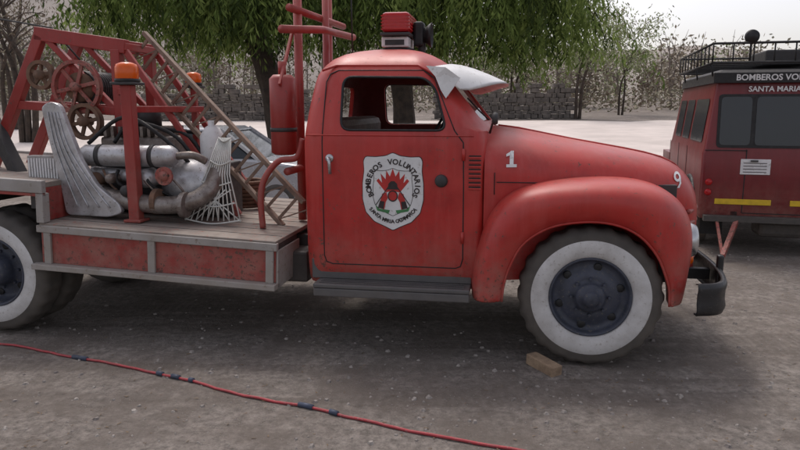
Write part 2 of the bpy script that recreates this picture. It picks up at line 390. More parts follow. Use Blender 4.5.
for sg in (0,1):
    f=(lambda y:y) if not sg else (lambda y:2-y)
    tube('door_handle_%d'%sg,[(-1.80,f(.13),1.385),(-1.80,f(.085),1.385),(-1.79,f(.08),1.37),(-1.785,f(.085),1.28)],.012,M['chrome'],T)
    lathe('handle_plate_%d'%sg,[(.001,-.006),(.025,-.006),(.03,0),(.03,.01)],(-1.80,f(.126),1.385),M['chrome'],T,seg=16,flip=1 if not sg else -1)
    lathe('fuel_cap_%d'%sg,[(.001,-.03),(.035,-.03),(.042,-.02),(.045,0),(.045,.01)],(-1.015,f(.13),1.24),M['dark'],T,seg=24,flip=1 if not sg else -1)
    for i,z in enumerate((.85,1.42)):
        tube('hinge_%d_%d'%(sg,i),[(-.865,f(.122),z-.04),(-.865,f(.122),z+.04)],.012,M['red'],T)
    for i in range(8):
        z=1.19+i*.030
        beam('cowl_louver_%d_%d'%(sg,i),(-.83,f(.126),z),(-.745,f(.126),z),.016,.012,M['red'],T)
        z+=.012
        beam('cowl_louver_gap_%d_%d'%(sg,i),(-.828,f(.129),z),(-.747,f(.129),z),.004,.008,M['black'],T,0)
box('cab_floor',-1.95,-.75,.2,1.8,.60,.64,M['dark'],T)
box('seat_cushion',-1.80,-1.30,.28,1.72,.85,1.10,M['seat'],T,.05)
box('seat_back',-1.92,-1.74,.28,1.72,1.05,1.66,M['seat'],T,.06)
box('dashboard',-.98,-.78,.28,1.72,1.30,1.56,M['inside'],T,.04)
tube('steering_wheel',[(-1.2+.09*math.cos(t),1.42+.2*math.sin(t),1.52+.17*math.cos(t)) for t in [2*math.pi*i/24 for i in range(25)]],.012,M['black'],T)
tube('steering_column',[(-1.2,1.42,1.52),(-.85,1.42,1.2)],.02,M['black'],T)
for i,(y0,y1,xa,xb) in enumerate(((.34,.98,-.86,-.715),(1.02,1.66,-.715,-.86))):
    mk('windscreen_%d'%i,[(xa,y0,1.62),(xb,y1,1.62),(xb-.25,y1,1.95),(xa-.23,y0,1.94)],[(0,1,2,3)],M['wglass'],T)
mk('rear_window',[(-1.985,.46,1.60),(-1.985,1.54,1.60),(-1.95,1.50,1.91),(-1.95,.50,1.91)],[(0,1,2,3)],M['wglass'],T)
VP=[];nv=17
for j in range(nv):
    t=-1+2*j/(nv-1); y=1+t*.80; k=abs(t)
    edge=max(0,(k-.72)/.28)
    back=(-1.01-.13*k**4, 2.06-.05*k**3)
    mid=(-.86-.14*k**3,2.04-.05*k**3-.03*edge)
    tip=(-.57-.20*k**4-.15*edge**2,1.915-.02*k-.08*edge**2)
    VP.append([(back[0],1+t*.74,back[1]),(mid[0],y,mid[1]),(tip[0],y,tip[1])])
V=[p for r_ in VP for p in r_];F=[]
for j in range(nv-1):
    for k in range(2): a_=j*3+k; F.append((a_,a_+1,a_+4,a_+3))
mk('sun_visor',V,F,M['whitep'],T,smooth=True,solid=.012,subsurf=1)
for sg in (0,1):
    f=(lambda y:y) if not sg else (lambda y:2-y)
    fl=[(-1.14,f(.262),2.015),(-1.0,f(.20),2.0),(-.90,f(.195),1.93),(-.955,f(.197),1.85),(-.995,f(.20),1.795),(-1.03,f(.205),1.85),(-1.07,f(.225),1.94)]
    mk('visor_flap_%d'%sg,fl,[tuple(range(7))],M['whitep'],T,solid=.008)
    tube('wiper_%d'%sg,[(-.70,f(.75),1.62),(-.80,f(.6),1.72),(-.87,f(.5),1.80)],.006,M['black'],T)

# ---- hood
ST=[(-.725,.855,1.60,1.25),(-.66,.845,1.595,1.25),(-.5,.80,1.575,1.24),(-.3,.735,1.535,1.22),(-.1,.675,1.495,1.2),(.1,.62,1.46,1.17),(.3,.565,1.425,1.14),(.45,.52,1.395,1.10),(.58,.475,1.36,1.06),(.68,.42,1.31,1.01),(.75,.36,1.24,.96),(.80,.28,1.15,.92),(.83,.18,1.04,.88)]
V=[];F=[];K=12
for a,w,top,zz in ST:
    h=[(w,.55),(w,.8),(w,zz)]
    for i in range(1,K+1):
        t=math.pi/2*i/K; ex=2/2.8
        h.append((w*math.cos(t)**ex if i<K else 0, zz+(top-zz)*math.sin(t)**ex))
    ring=[(a,1-b,z) for b,z in h]+[(a,1+b,z) for b,z in h[:-1][::-1]]
    nr=len(ring); V+=ring
for j in range(len(ST)-1):
    for k in range(nr-1): a_=j*nr+k; F.append((a_,a_+1,a_+1+nr,a_+nr))
F.append(tuple(range((len(ST)-1)*nr,len(ST)*nr)))
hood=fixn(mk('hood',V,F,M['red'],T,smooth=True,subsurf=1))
bvh=BVHTree.FromPolygons(V,[f_ for f_ in F[:-1]])
def hoodw(a):
    for s0,s1 in zip(ST,ST[1:]):
        if a<=s1[0]:
            t=(a-s0[0])/(s1[0]-s0[0]); return s0[1]+(s1[1]-s0[1])*t
    return .3
tube('hood_centre_strip',[(a,1,top+.002) for a,w,top,zz in ST[1:11]],.009,M['red'],T)
for sg in (0,1):
    f=(lambda y:y) if not sg else (lambda y:2-y)
    tube('hood_side_seam_%d'%sg,[(a,f(1-hoodw(a)-.001),1.235-(a+.64)*.03) for a in [-.64+.1*i for i in range(12)]],.0035,M['black'],T,n=6)
    tube('cowl_seam_%d'%sg,[(-.655,f(1-hoodw(-.655)+.0),z) for z in (1.15,1.2,1.25,1.3)],.0035,M['black'],T,n=6)
tube('mirror_arm',[(-.70,.32,1.56),(-.68,.26,1.63),(-.67,.24,1.68)],.008,M['dark'],T)
lathe('mirror_head',[(.001,-.02),(.035,-.02),(.045,0),(.035,.02),(.001,.02)],(-.665,.24,1.66),M['dark'],T,axis='x',seg=20)
def decal(name,pieces,mat):
    """polygons (x,z) painted on the hood side: laid on the sheet metal and lifted a few mm"""
    V=[];F=[]
    for pc in pieces:
        b0=len(V)
        for x,z in pc:
            h=bvh.ray_cast(Vector((x,-1,z)),Vector((0,1,0)))
            y=h[0].y if h[0] else 1-hoodw(x)
            V.append((x,y-.006,z))
        F.append(tuple(range(b0,len(V))))
    mk(name,V,F,mat,T)
x,z=-.545,1.395
decal('number_one',[[(x-.013,z-.04),(x+.013,z-.04),(x+.013,z),(x+.013,z+.048),(x-.006,z+.048),(x-.013,z+.04)],[(x-.037,z+.026),(x-.013,z+.04),(x-.013,z+.018),(x-.037,z+.010)],[(x-.035,z-.060),(x+.035,z-.060),(x+.035,z-.04),(x-.035,z-.04)]],M['whitep'])
x,z=.62,1.225
pcs=[]
for i in range(12):
    t0=2*math.pi*i/12;t1=2*math.pi*(i+1)/12
    pcs.append([(x+r_*.026/.03*math.cos(t),z+.025+r_*math.sin(t)) for r_,t in ((.034,t0),(.034,t1),(.017,t1),(.017,t0))])
pcs.append([(x+.014,z+.02),(x+.03,z+.02),(x+.026,z-.02),(x+.01,z-.05),(x-.008,z-.05),(x+.012,z-.02)])
decal('number_nine',pcs,M['whitep'])

# ---- fenders
O=[(-.80,.44),(-.79,.66),(-.745,.86),(-.68,1.03),(-.55,1.165),(-.33,1.235),(0,1.262),(.28,1.245),(.48,1.185),(.61,1.08),(.675,.93),(.68,.78),(.655,.62),(.62,.45)]
A=[(-.585,.44),(-.575,.55),(-.54,.68),(-.455,.84),(-.29,.955),(-.08,1.0),(.12,.99),(.28,.92),(.40,.79),(.465,.65),(.495,.55),(.50,.45)]
nO=40; Or=resample(O,nO); Ar=resample(A,nO)
prof=[(0.0,.16),(-.0,.05),(.0,.02),(.12,-.01),(.35,-.035),(.6,-.035),(.78,-.01),(.90,.04),(.965,.10),(1.0,.19),(1.012,.30),(1.02,.42),(1.02,.55)]
for sg in (0,1):
    V=[];F=[]
    for i in range(nO):
        ax,az=Ar[i];ox,oz=Or[i]
        for fct,b in prof:
            x=ax+(ox-ax)*fct; z=az+(oz-az)*fct
            pull=0
            if x>.2: pull=.22*((x-.2)/.5)**2*(1 if fct>.2 else .4)
            y=b+pull+.006*noise.noise(Vector((x*4,sg,z*4)))
            V.append((x,y if not sg else 2-y,z))
    m_=len(prof)
    for i in range(nO-1):
        for k in range(m_-1): a_=i*m_+k; F.append((a_,a_+1,a_+m_+1,a_+m_))
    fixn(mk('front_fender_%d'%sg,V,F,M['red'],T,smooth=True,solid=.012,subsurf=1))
    f=(lambda y:y) if not sg else (lambda y:2-y)
    tube('fender_lip_%d'%sg,[(x,f(.022+(.088*((x-.2)/.5)**2 if x>.2 else 0)),z) for x,z in Ar],.009,M['red'],T,n=8)
    lathe('headlight_ring_%d'%sg,[(.10,-.05),(.115,-.02),(.118,.02),(.105,.05),(.09,.055)],(.655,f(.36),.84),M['chrome'],T,axis='x',seg=32)
    lathe('headlight_glass_%d'%sg,[(.10,.035),(.08,.055),(.05,.068),(.001,.075)],(.655,f(.36),.84),M['wglass'],T,axis='x',seg=32)
    lathe('headlight_bowl_%d'%sg,[(.11,.0),(.10,-.1),(.05,-.16),(.001,-.17)],(.655,f(.36),.84),M['red'],T,axis='x',seg=32)
    lathe('parking_light_%d'%sg,[(.045,-.03),(.045,.02),(.03,.035),(.001,.04)],(.70,f(.50),.68),M['lenso'],T,axis='x',seg=20)
    box('inner_wing_%d'%sg,-.75,.6,min(f(.50),f(.56)),max(f(.50),f(.56)),.5,1.2,M['dark'],T)
for i in range(5):
    z=.66+i*.085; hw=.50-.02*i
    tube('grille_bar_%d'%i,smooth_path([(.70,1-hw,z),(.80,1-hw*.5,z),(.84,1,z),(.80,1+hw*.5,z),(.70,1+hw,z)],5),.018,M['redold'],T,n=8)
box('grille_backing',.60,.66,.5,1.5,.55,1.05,M['dark'],T,.01)
BP=smooth_path([(.64,-.05,.53),(.78,.0,.53),(.86,.15,.53),(.91,.5,.53),(.92,1.0,.53),(.91,1.5,.53),(.86,1.85,.53),(.78,2.0,.53),(.64,2.05,.53)],6)
V=[];F=[]
pr=[(-.03,-.10),(.0,-.105),(.012,-.07),(.004,-.03),(.004,.03),(.012,.07),(.0,.105),(-.03,.10)]
for i,p in enumerate(BP):
    d=(BP[min(i+1,len(BP)-1)]-BP[max(i-1,0)]).normalized(); nn_=Vector((d.y,-d.x,0))
    for o_,z in pr: V.append(p+nn_*o_+Vector((0,0,z)))
for i in range(len(BP)-1):
    for k in range(len(pr)-1): a_=i*8+k; F.append((a_,a_+1,a_+9,a_+8))
fixn(mk('front_bumper',V,F,M['bumper'],T,smooth=True,solid=.008))
for i,y in enumerate((.64,1.32)): box('bumper_bracket_%d'%i,.6,.90,y,y+.05,.50,.58,M['bumper'],T)
for i,y in enumerate((.45,1.50)): box('bumper_guard_%d'%i,.89,.935,y,y+.05,.42,.72,M['bumper'],T,.015)
for sg in (0,1):
    y0,y1=(-.01,.34) if not sg else (1.66,2.01)
    box('running_board_%d'%sg,-1.90,-.80,y0,y1,.485,.515,M['board'],T,.008)
    yy=(-.008,.03) if not sg else (1.97,2.008)
    box('running_board_lip_%d'%sg,-1.898,-.802,yy[0],yy[1],.425,.483,M['board'],T,.008)
    yz=(.15,.17) if not sg else (1.83,1.85)
    box('running_board_apron_%d'%sg,-1.95,-.80,yz[0],yz[1],.517,.66,M['board'],T)
    for k in range(6):
        yk=.02+.045*k if not sg else 1.98-.045*k
        box('tread_rib_%d_%d'%(sg,k),-1.86,-.84,yk,yk+.01,.517,.523,M['board'],T,0)
# ---- door shield
def shield(sg):
    e=empty('door_emblem' if not sg else 'door_emblem_far',(-1.35,.1285,1.165) if not sg else (-1.35,1.8715,1.165),0 if not sg else math.pi,T)
    SH=[(-.205,.205),(-.19,.235),(-.12,.232),(-.05,.24),(0,.262),(.05,.24),(.12,.232),(.19,.235),(.205,.205),(.20,.14),(.212,.05),(.212,-.06),(.19,-.15),(.13,-.215),(.05,-.25),(0,-.275),(-.05,-.25),(-.13,-.215),(-.19,-.15),(-.212,-.06),(-.212,.05),(-.20,.14)]
    S2=rounded(SH,.012,2)
    prism('border',[(x*1.02,z*1.02) for x,z in S2],-.002,.02,M['ink'],e)
    prism('field',S2,-.004,.01,M['whitep'],e)
    IN=[(x*.66,z*.62-.005) for x,z in S2]
    tube('inner_line',[(x,-.0045,z) for x,z in IN]+[(IN[0][0],-.0045,IN[0][1])],.0018,M['ink'],e,n=4,caps=False)
    fl=[(-.075,.02),(-.115,.07),(-.10,.085),(-.075,.055),(-.085,.12),(-.05,.08),(-.045,.14),(-.02,.10),(0,.155),(.02,.10),(.045,.14),(.05,.08),(.085,.12),(.075,.055),(.10,.085),(.115,.07),(.075,.02),(.05,-.01),(0,-.0),(-.05,-.01)]
    prism('flames',fl,-.0055,-.001,M['inkred'],e)
    prism('helmet',[(-.035,.02),(-.03,.05),(-.012,.068),(.012,.068),(.03,.05),(.035,.02),(.046,.01),(-.046,.01)],-.007,-.002,M['ink'],e)
    prism('disc',[(.036*math.cos(t),-.035+.040*math.sin(t)) for t in [2*math.pi*i/20 for i in range(20)]],-.0072,-.002,M['ink'],e)
    prism('disc_face',[(.028*math.cos(t),-.035+.031*math.sin(t)) for t in [2*math.pi*i/20 for i in range(20)]],-.0080,-.002,M['inkred'],e)
    for s_ in (-1,1):
        prism('figure_%d'%s_,[(s_*.045,-.01),(s_*.075,-.02),(s_*.085,-.06),(s_*.10,-.12),(s_*.06,-.13),(s_*.05,-.08),(s_*.035,-.05)],-.0062,-.001,M['inkred'],e)
        prism('trousers_%d'%s_,[(s_*.058,-.075),(s_*.09,-.07),(s_*.105,-.118),(s_*.065,-.128)],-.0069,-.001,M['ink'],e)
        prism('laurel_%d'%s_,[(s_*.02,-.135),(s_*.10,-.125),(s_*.125,-.095),(s_*.11,-.14),(s_*.03,-.158)],-.0058,-.001,M['green'],e)
        beam('axe_%d'%s_,(s_*.12,-.005,-.10),(s_*.03,-.005,.03),.003,.006,M['ink'],e,0)
    s='BOMBEROS VOLUNTARIOS'
    for i,ch in enumerate(s):
        if ch==' ': continue
        t=R(208-236*i/(len(s)-1)); x=.172*math.cos(t); z=.045+.155*math.sin(t)
        z=min(z,.205)
        text('letter_%d'%i,ch,(x,-.0055,z),.052,M['ink'],e,ry=math.degrees(t)-90,bold=.0014)
    s='SANTA MARIA CATAMARCA'; L=len(s)
    for i,ch in enumerate(s):
        if ch==' ': continue
        u=-1+2*i/(L-1); x=u*.155; z=-.215+.085*u*u
        text('motto_%d'%i,ch,(x,-.0055,z),.036,M['ink'],e,ry=u*42,bold=.001)
shield(0); shield(1)

# ---- roof beacon
lathe('beacon_feet',[(.14,0),(.14,.02),(.001,.02)],(-1.47,1,2.17),M['dark'],T,axis='z',seg=24)
box('beacon_bracket',-1.57,-1.36,.85,1.15,2.195,2.275,M['whitep'],T,.012)
box('beacon_bracket_gap',-1.54,-1.39,.845,.86,2.21,2.25,M['dark'],T,0)
box('beacon_base',-1.57,-1.34,.80,1.2,2.278,2.30,M['dark'],T,.005)
box('beacon_lens',-1.565,-1.345,.82,1.18,2.302,2.455,M['lensr'],T,.03)
for i in range(5): box('beacon_rib_%d'%i,-1.567,-1.343,.818,1.182,2.325+.025*i,2.331+.025*i,M['inkred'],T,0)
lathe('siren_horn',[(.03,-.08),(.04,-.02),(.06,.02),(.08,.05),(.095,.07),(.098,.07),(.08,.045),(.05,.01),(.001,.0)],(-1.27,1.05,2.30),M['black'],T,axis='x',seg=28)
tube('siren_foot',[(-1.28,1.05,2.12),(-1.28,1.05,2.28)],.03,M['dark'],T)
box('siren_motor',-1.34,-1.26,.98,1.12,2.21,2.40,M['black'],T,.02)
tube('whip_aerial',[(-1.86,1.1,2.1),(-1.87,1.1,3.0)],.006,M['black'],T,n=6)

# ---- bed (sags slightly toward the cab)
bed=empty('bed',(-2.2,0,0),parent=T,rot=(0,R(2.5),0))
B=bed
box('lower_deck',-1.85,0,.0,2.0,.775,.805,M['deck'],B,.004)
for k in range(9): box('deck_plank_gap_%d'%k,-1.84,-.02,.2*k+.19,.2*k+.194,.8055,.8075,M['dark'],B,0)
for sg in (0,1):
    f=(lambda a_,b_:(a_,b_)) if not sg else (lambda a_,b_:(2-b_,2-a_))
    y=f(-.012,.03); box('side_rail_top_%d'%sg,-1.87,.012,*y,.735,.79,M['grey'],B,.006)
    y=f(.02,.04); box('side_panel_%d'%sg,-1.85,-.004,*y,.50,.734,M['redold'],B,.0)
    y=f(-.05,.06); box('side_rail_bottom_%d'%sg,-1.90,.012,*y,.455,.498,M['grey'],B,.006)
    for i,x in enumerate((-1.79,-.95,-.045)):
        y=f(-.005,.018); box('side_divider_%d_%d'%(sg,i),x-.028,x+.028,*y,.4985,.7345,M['grey'],B,.003)
    y=f(.045,.50); box('locker_%d'%sg,-1.84,-.01,*y,.47,.77,M['dark'],B,.003)
    y=f(.02,.5); box('locker_end_%d'%sg,-.003,.012,*y,.46,.734,M['grey'],B,.003)
    y=f(-.02,.03); box('rear_rail_%d'%sg,-3.75,-1.80,*y,1.03,1.125,M['grey'],B,.006)
    y=f(-.012,.02); box('rear_rail_stripe_%d'%sg,-3.75,-1.80,*y,1.005,1.028,M['redold'],B,.003)
    y=f(-.015,.06); box('rear_rail_post_%d'%sg,-1.86,-1.80,*y,.808,1.028,M['grey'],B,.004)
    y=f(.03,.3); box('mud_flap_%d'%sg,-3.08,-3.06,*y,.45,1.0,M['black'],B,.003)
box('rear_deck',-3.75,-1.85,.0,2.0,1.06,1.10,M['deck'],B,.004)
box('deck_riser',-1.87,-1.85,.03,1.97,.807,1.06,M['redold'],B,.002)
for i,x in enumerate((-3.6,-3.0,-2.4,-1.9,-1.3,-.7,-.1)): box('deck_bearer_%d'%i,x-.05,x,.05,1.95,.70 if x>-1.86 else .9,.772 if x>-1.86 else 1.055,M['dark'],B)
# ---- equipment on the bed
Q=empty('crane_and_pump_gear',(0,0,0),parent=T)
def rb(name,p,q,w=.07,h=.07,m='redold'): return beam(name,p,q,w,h,M[m],Q,.006)
for i,y in enumerate((.75,1.25)):
    rb('a_frame_leg_%d'%i,(-5.05,y,1.15),(-4.43,y,2.32),.07,.09)
    rb('a_frame_top_%d'%i,(-4.47,y,2.34),(-3.66,y,2.22),.07,.11)
    rb('a_frame_post_%d'%i,(-3.75,y,.85),(-3.75,y,2.2),.08,.08)
    rb('a_frame_mid_%d'%i,(-4.75,y,1.76),(-3.72,y,1.70),.06,.07)
    rb('a_frame_brace_%d'%i,(-4.38,y,2.3),(-3.8,y,1.72),.05,.05)
    rb('a_frame_front_brace_%d'%i,(-3.68,y,2.2),(-2.75,y,.86),.04,.05)
for i,(x,z) in enumerate(((-4.43,2.33),(-3.68,2.22),(-4.7,1.76),(-3.75,1.4),(-3.75,1.70))): rb('a_frame_cross_%d'%i,(x,.72,z),(x,1.28,z),.06,.06)
def gear(name,c,r,w,mat='rust',sp=6):
    e=empty(name,c,0,Q)
    lathe('rim',[(r-.03,-w/2),(r,-w/2),(r-.012,-w/4),(r-.012,w/4),(r,w/2),(r-.03,w/2),(r-.03,-w/2)],(0,0,0),M[mat],e,seg=40,smooth=False)
    tube('hub',[(0,-w,0),(0,w,0)],.04,M[mat],e)
    for i in range(sp):
        t=2*math.pi*i/sp+.2; beam('spoke_%d'%i,(0,0,0),((r-.02)*math.cos(t),0,(r-.02)*math.sin(t)),.02,.03,M[mat],e)
gear('winch_gear',(-4.10,.70,1.90),.22,.05,'redold')
gear('winch_pulley',(-4.02,.66,1.62),.15,.06,'rust')
gear('winch_pulley_2',(-4.42,.70,2.0),.12,.05,'rust',5)
tube('winch_drum',[(-4.1,.72,1.90),(-4.1,1.28,1.90)],.12,M['rust'],Q,n=24)
for k in range(14): tube('winch_cable_%d'%k,[(-4.1+.127*math.cos(t),.77+.033*k,1.90+.127*math.sin(t)) for t in [2*math.pi*i/20 for i in range(21)]],.011,M['dark'],Q,n=5,caps=False)
tube('lift_cable',[(-4.1,.9,2.03),(-4.43,.9,2.4),(-5.6,.9,2.6)],.008,M['dark'],Q,n=6)
rb('crane_jib',(-5.6,.98,2.55),(-4.62,.6,1.15),.09,.12,'dark')
rb('crane_jib_2',(-5.15,.55,1.15),(-4.75,.55,2.0),.08,.10,'dark')
box('engine_crankcase',-4.0,-3.05,.62,1.2,.88,1.32,M['dark'],Q,.05)
box('engine_head',-3.92,-3.30,.68,1.08,1.32,1.50,M['pipe'],Q,.03)
for k in range(9): box('cooling_fin_%d'%k,-3.93+.065*k,-3.905+.065*k,.66,1.10,1.50,1.58,M['pipe'],Q,0)
tube('air_filter',[(-3.6,.9,1.58),(-3.6,.9,1.74)],.11,M['dark'],Q,n=24)
lathe('pump_housing',[(.03,-.24),(.14,-.22),(.21,-.1),(.22,0),(.20,.1),(.12,.17),(.10,.25)],(-3.08,.66,1.12),M['alu'],Q,axis='x',seg=32)
lathe('silencer',[(.02,-.42),(.06,-.40),(.085,-.36),(.085,.36),(.06,.40),(.02,.42)],(-3.52,.44,1.36),M['alu'],Q,axis='x',seg=28)
tube('silencer_tail',smooth_path([(-3.12,.44,1.36),(-2.98,.44,1.37),(-2.90,.5,1.32)],5),.03,M['pipe'],Q,n=12)
for i,x in enumerate((-3.75,-3.3)): lathe('silencer_strap_%d'%i,[(.084,-.018),(.09,-.018),(.09,.018),(.084,.018)],(x,.44,1.36),M['dark'],Q,axis='x',seg=28)
tube('delivery_pipe',smooth_path([(-3.90,.44,1.10),(-3.6,.36,1.03),(-3.2,.34,.99),(-2.98,.40,1.02),(-2.86,.5,1.12),(-2.86,.6,1.25)],6),.07,M['pipe'],Q,n=16)
tube('intake_pipe',smooth_path([(-3.86,.48,1.22),(-3.5,.46,1.20),(-3.2,.5,1.17)],6),.05,M['alu'],Q,n=14)
for i,x in enumerate((-3.72,-3.25,-3.02)):
    lathe('pipe_flange_%d'%i,[(.0,-.02),(.10,-.02),(.10,.02),(.0,.02)],(x,.37-.01*i,1.035-.02*i),M['rust' if i==1 else 'pipe'],Q,axis='x',seg=20,smooth=False)
for i,(x,y,z,r_,mt) in enumerate(((-3.80,.40,1.17,.06,'rust'),(-3.36,.40,1.19,.075,'alu'),(-3.47,.30,1.10,.045,'dark'),(-3.62,.34,1.19,.04,'pipe'))):
    lathe('pump_boss_%d'%i,[(.001,-.05),(r_*.5,-.05),(r_,-.02),(r_,.1)],(x,y,z),M[mt],Q,seg=24)
gear('valve_wheel',(-3.15,.30,1.22),.07,.02,'redold',4)
for i in range(6):
    random.seed(50+i); a0=Vector((-3.85+.13*i,.40,1.25)); b0=Vector((-3.6+.12*i,.5,random.uniform(.92,1.0)))
    tube('pipe_run_%d'%i,smooth_path([a0,a0.lerp(b0,.4)+Vector((random.uniform(-.08,.08),-.08,0)),b0],5),random.uniform(.008,.016),M[random.choice(['rust','black','pipe'])],Q,n=8)
# large curved pressed-metal cowl
CW=[(-4.12,1.74),(-4.05,1.78),(-3.96,1.76),(-3.91,1.60),(-3.82,1.34),(-3.70,1.14),(-3.52,1.00),(-3.50,.93),(-3.62,.895),(-3.98,.905),(-4.02,1.2),(-4.08,1.5)]
prism('engine_cowl',rounded(CW,.04,3),.27,.32,M['alu'],Q,bevel=.012)
for k in range(4):
    o=.03+.045*k
    tube('cowl_rib_%d'%k,smooth_path([(-4.08+o*.6,.266,1.70),(-4.05+o*.8,.264,1.45),(-3.99+o*1.3,.264,1.20),(-3.93+o*2.0,.264,.97)],5),.006,M['alu'],Q,n=8)
box('radiator_shell',-4.34,-4.02,.34,.42,.98,1.36,M['grey'],Q,.01)
for k in range(12): box('radiator_slat_%d'%k,-4.32+.024*k,-4.308+.024*k,.325,.338,1.0,1.34,M['whitep'],Q,0)
for i in range(4):
    y=.5+.12*i
    tube('loose_hose_%d'%i,smooth_path([(-3.9+.15*i,y,1.45),(-3.6,y+.05,1.66-.05*i),(-3.25+.05*i,y,1.5),(-3.0,y+.1,1.2-.06*i)],6),.016,M['black'],Q)
for i in range(7):
    tube('coiled_hose_%d'%i,[(-2.95+(.16+.004*i)*math.cos(t),1.35+(.16+.004*i)*math.sin(t),.86+.035*i) for t in [2*math.pi*k/24 for k in range(25)]],.018,M['rust'],Q,n=8)
def beaconpost(n_,x,y,z0,z1,pw,s=1):
    beam('beacon_post_%d'%n_,(x,y,z0),(x,y,z1),pw,pw,M['redold'],Q,.008)
    box('beacon_plate_%d'%n_,x-.09*s,x+.09*s,y-.09*s,y+.09*s,z1,z1+.02,M['dark'],Q)
    lathe('orange_beacon_%d'%n_,[(.075*s,.02),(.085*s,.05*s),(.085*s,.12*s),(.075*s,.15*s),(.04*s,.165*s),(.001,.168*s)],(x,y,z1),M['lenso'],Q,axis='z',seg=28)
    tube('orange_beacon_base_%d'%n_,[(x,y,z1+.018),(x,y,z1+.045)],.09*s,M['black'],Q,n=24)
beaconpost(0,-3.40,.30,.84,1.90,.085)
beaconpost(1,-3.27,1.1,.84,1.90,.05,.8)
box('beacon_post_foot',-3.47,-3.33,.23,.37,.865,.885,M['redold'],Q)
rb('post_arm',(-3.40,.30,1.72),(-3.20,1.1,1.72),.04,.05); rb('post_brace',(-3.42,.32,1.86),(-3.75,.75,1.86),.04,.05)
A0=Vector((-3.72,.98,2.26));B0=Vector((-2.24,.62,.90)); dd=(B0-A0).normalized(); pn=dd.cross(Vector((0,1,0))).normalized()
for i,s_ in enumerate((-.13,.13)): beam('ladder_rail_%d'%i,A0+pn*s_,B0+pn*s_,.045,.035,M['ladder'],Q,.004)
for i in range(15):
    p=A0+(B0-A0)*(i+.5)/15; beam('ladder_rung_%d'%i,p-pn*.125,p+pn*.125,.022,.022,M['ladder'],Q,0)
for i in range(15):
    p=A0+(B0-A0)*(i+.5)/15; p2=A0+(B0-A0)*(i+1.5)/15
    if i%2==0: beam('ladder_stay_%d'%i,p-pn*.125,p2+pn*.125,.01,.01,M['ladder'],Q,0)
for i in range(11):
    t=i/10
    tube('guard_wire_%d'%i,[(-2.78+.10*(t-.5),.60,1.50),(-2.82+.20*(t-.5),.52,1.22),(-2.84+.46*(t-.5),.44,.86)],.0055,M['wire'],Q,n=6)
    if i%2==0: tube('guard_cross_%d'%i,[(-3.06+.44*t,.445,.87),(-2.94+.24*(1-t),.49,1.10)],.005,M['wire'],Q,n=6)
for i,(z,h,c0,y) in enumerate(((.87,.235,-2.84,.445),(1.0,.17,-2.835,.475),(1.16,.125,-2.825,.505),(1.32,.085,-2.80,.545),(1.5,.055,-2.78,.60))):
    tube('guard_hoop_%d'%i,smooth_path([(c0-h,y,z),(c0,y-.02,z-.03),(c0+h,y,z)],6),.0065,M['wire'],Q,n=6)
lathe('plastic_jug',[(.001,0),(.09,0),(.10,.03),(.10,.2),(.06,.27),(.03,.29),(.03,.33),(.001,.33)],(-2.98,.80,1.30),M['whitep'],Q,axis='z',seg=24)
box('jug_shelf',-3.15,-2.8,.7,.95,.86,1.295,M['dark'],Q,.01)
tube('tank',[(-2.30,.62,1.37),(-2.30,.62,1.39),(-2.30,.62,1.95),(-2.30,.62,1.98)],.1,M['redold'],Q,n=24,radii=[.07,.10,.10,.07])
tube('tank_band',[(-2.30,.62,1.55),(-2.30,.62,1.58)],.104,M['dark'],Q,n=24)
tube('tank_neck',[(-2.30,.62,1.98),(-2.30,.62,2.08)],.03,M['redold'],Q)
tube('mast_pipe',[(-2.24,.85,.82),(-2.24,.85,2.75)],.035,M['redold'],Q,n=12)
tube('mast_pipe_2',[(-2.14,1.30,.82),(-2.14,1.30,2.9)],.03,M['redold'],Q,n=12)
tube('mast_pipe_far',[(-2.24,1.75,.82),(-2.24,1.75,2.75)],.035,M['redold'],Q,n=12)
tube('mast_cross',[(-2.24,.65,2.48),(-2.14,1.9,2.48)],.03,M['redold'],Q,n=12)
tube('mast_cross_low',[(-2.24,.45,2.30),(-2.05,.9,2.34),(-1.95,1.5,2.34)],.03,M['redold'],Q,n=12)
tube('mast_cross_mid',[(-2.24,.5,1.25),(-2.24,1.8,1.25)],.03,M['redold'],Q,n=12)
tube('exhaust_pipe',smooth_path([(-2.42,.42,.82),(-2.43,.42,1.05),(-2.40,.44,1.2),(-2.30,.48,1.33),(-2.16,.50,1.36),(-2.11,.5,1.5)],6),.024,M['redold'],Q,n=12)
beam('mast_stay',(-2.28,.85,2.35),(-2.28,.5,1.9),.02,.03,M['redold'],Q)

# ================================================================== OFF-ROAD VEHICLE
D=empty('off_road_vehicle',(3.60,7.95,0),R(-15))
def loft_rect(name,secs,mat,parent,r=.05):
    V=[];F=[]
    for (x0,x1,y0,y1,z) in secs:
        ring=rounded([(x0,y0),(x1,y0),(x1,y1),(x0,y1)],r,4); n_=len(ring); V+=[(x,y,z) for x,y in ring]
    for j in range(len(secs)-1):
        for k in range(n_): a_=j*n_+k;b_=j*n_+(k+1)%n_; F.append((a_,b_,b_+n_,a_+n_))
    F.append(tuple(range(n_))); F.append(tuple(range((len(secs)-1)*n_,len(secs)*n_)))
    o=fixn(mk(name,V,F,mat,parent,smooth=True))
    try:o.data.set_sharp_from_angle(angle=R(30))
    except Exception: pass
    return o
loft_rect('body',[(.02,1.73,.02,3.0,.42),(.0,1.75,.0,3.0,.46),(-.0,1.75,-.0,3.0,1.20),(.015,1.735,.01,3.0,1.24),(.10,1.65,.07,2.75,1.98),(.105,1.645,.075,2.72,2.02)],M['darkred'],D)
loft_rect('roof',[(.075,1.675,.05,2.75,2.021),(.08,1.67,.055,2.72,2.13),(.14,1.61,.1,2.65,2.17)],M['dark'],D)
box('sign_bar',.06,1.69,.0,.045,2.015,2.135,M['black'],D,.006)
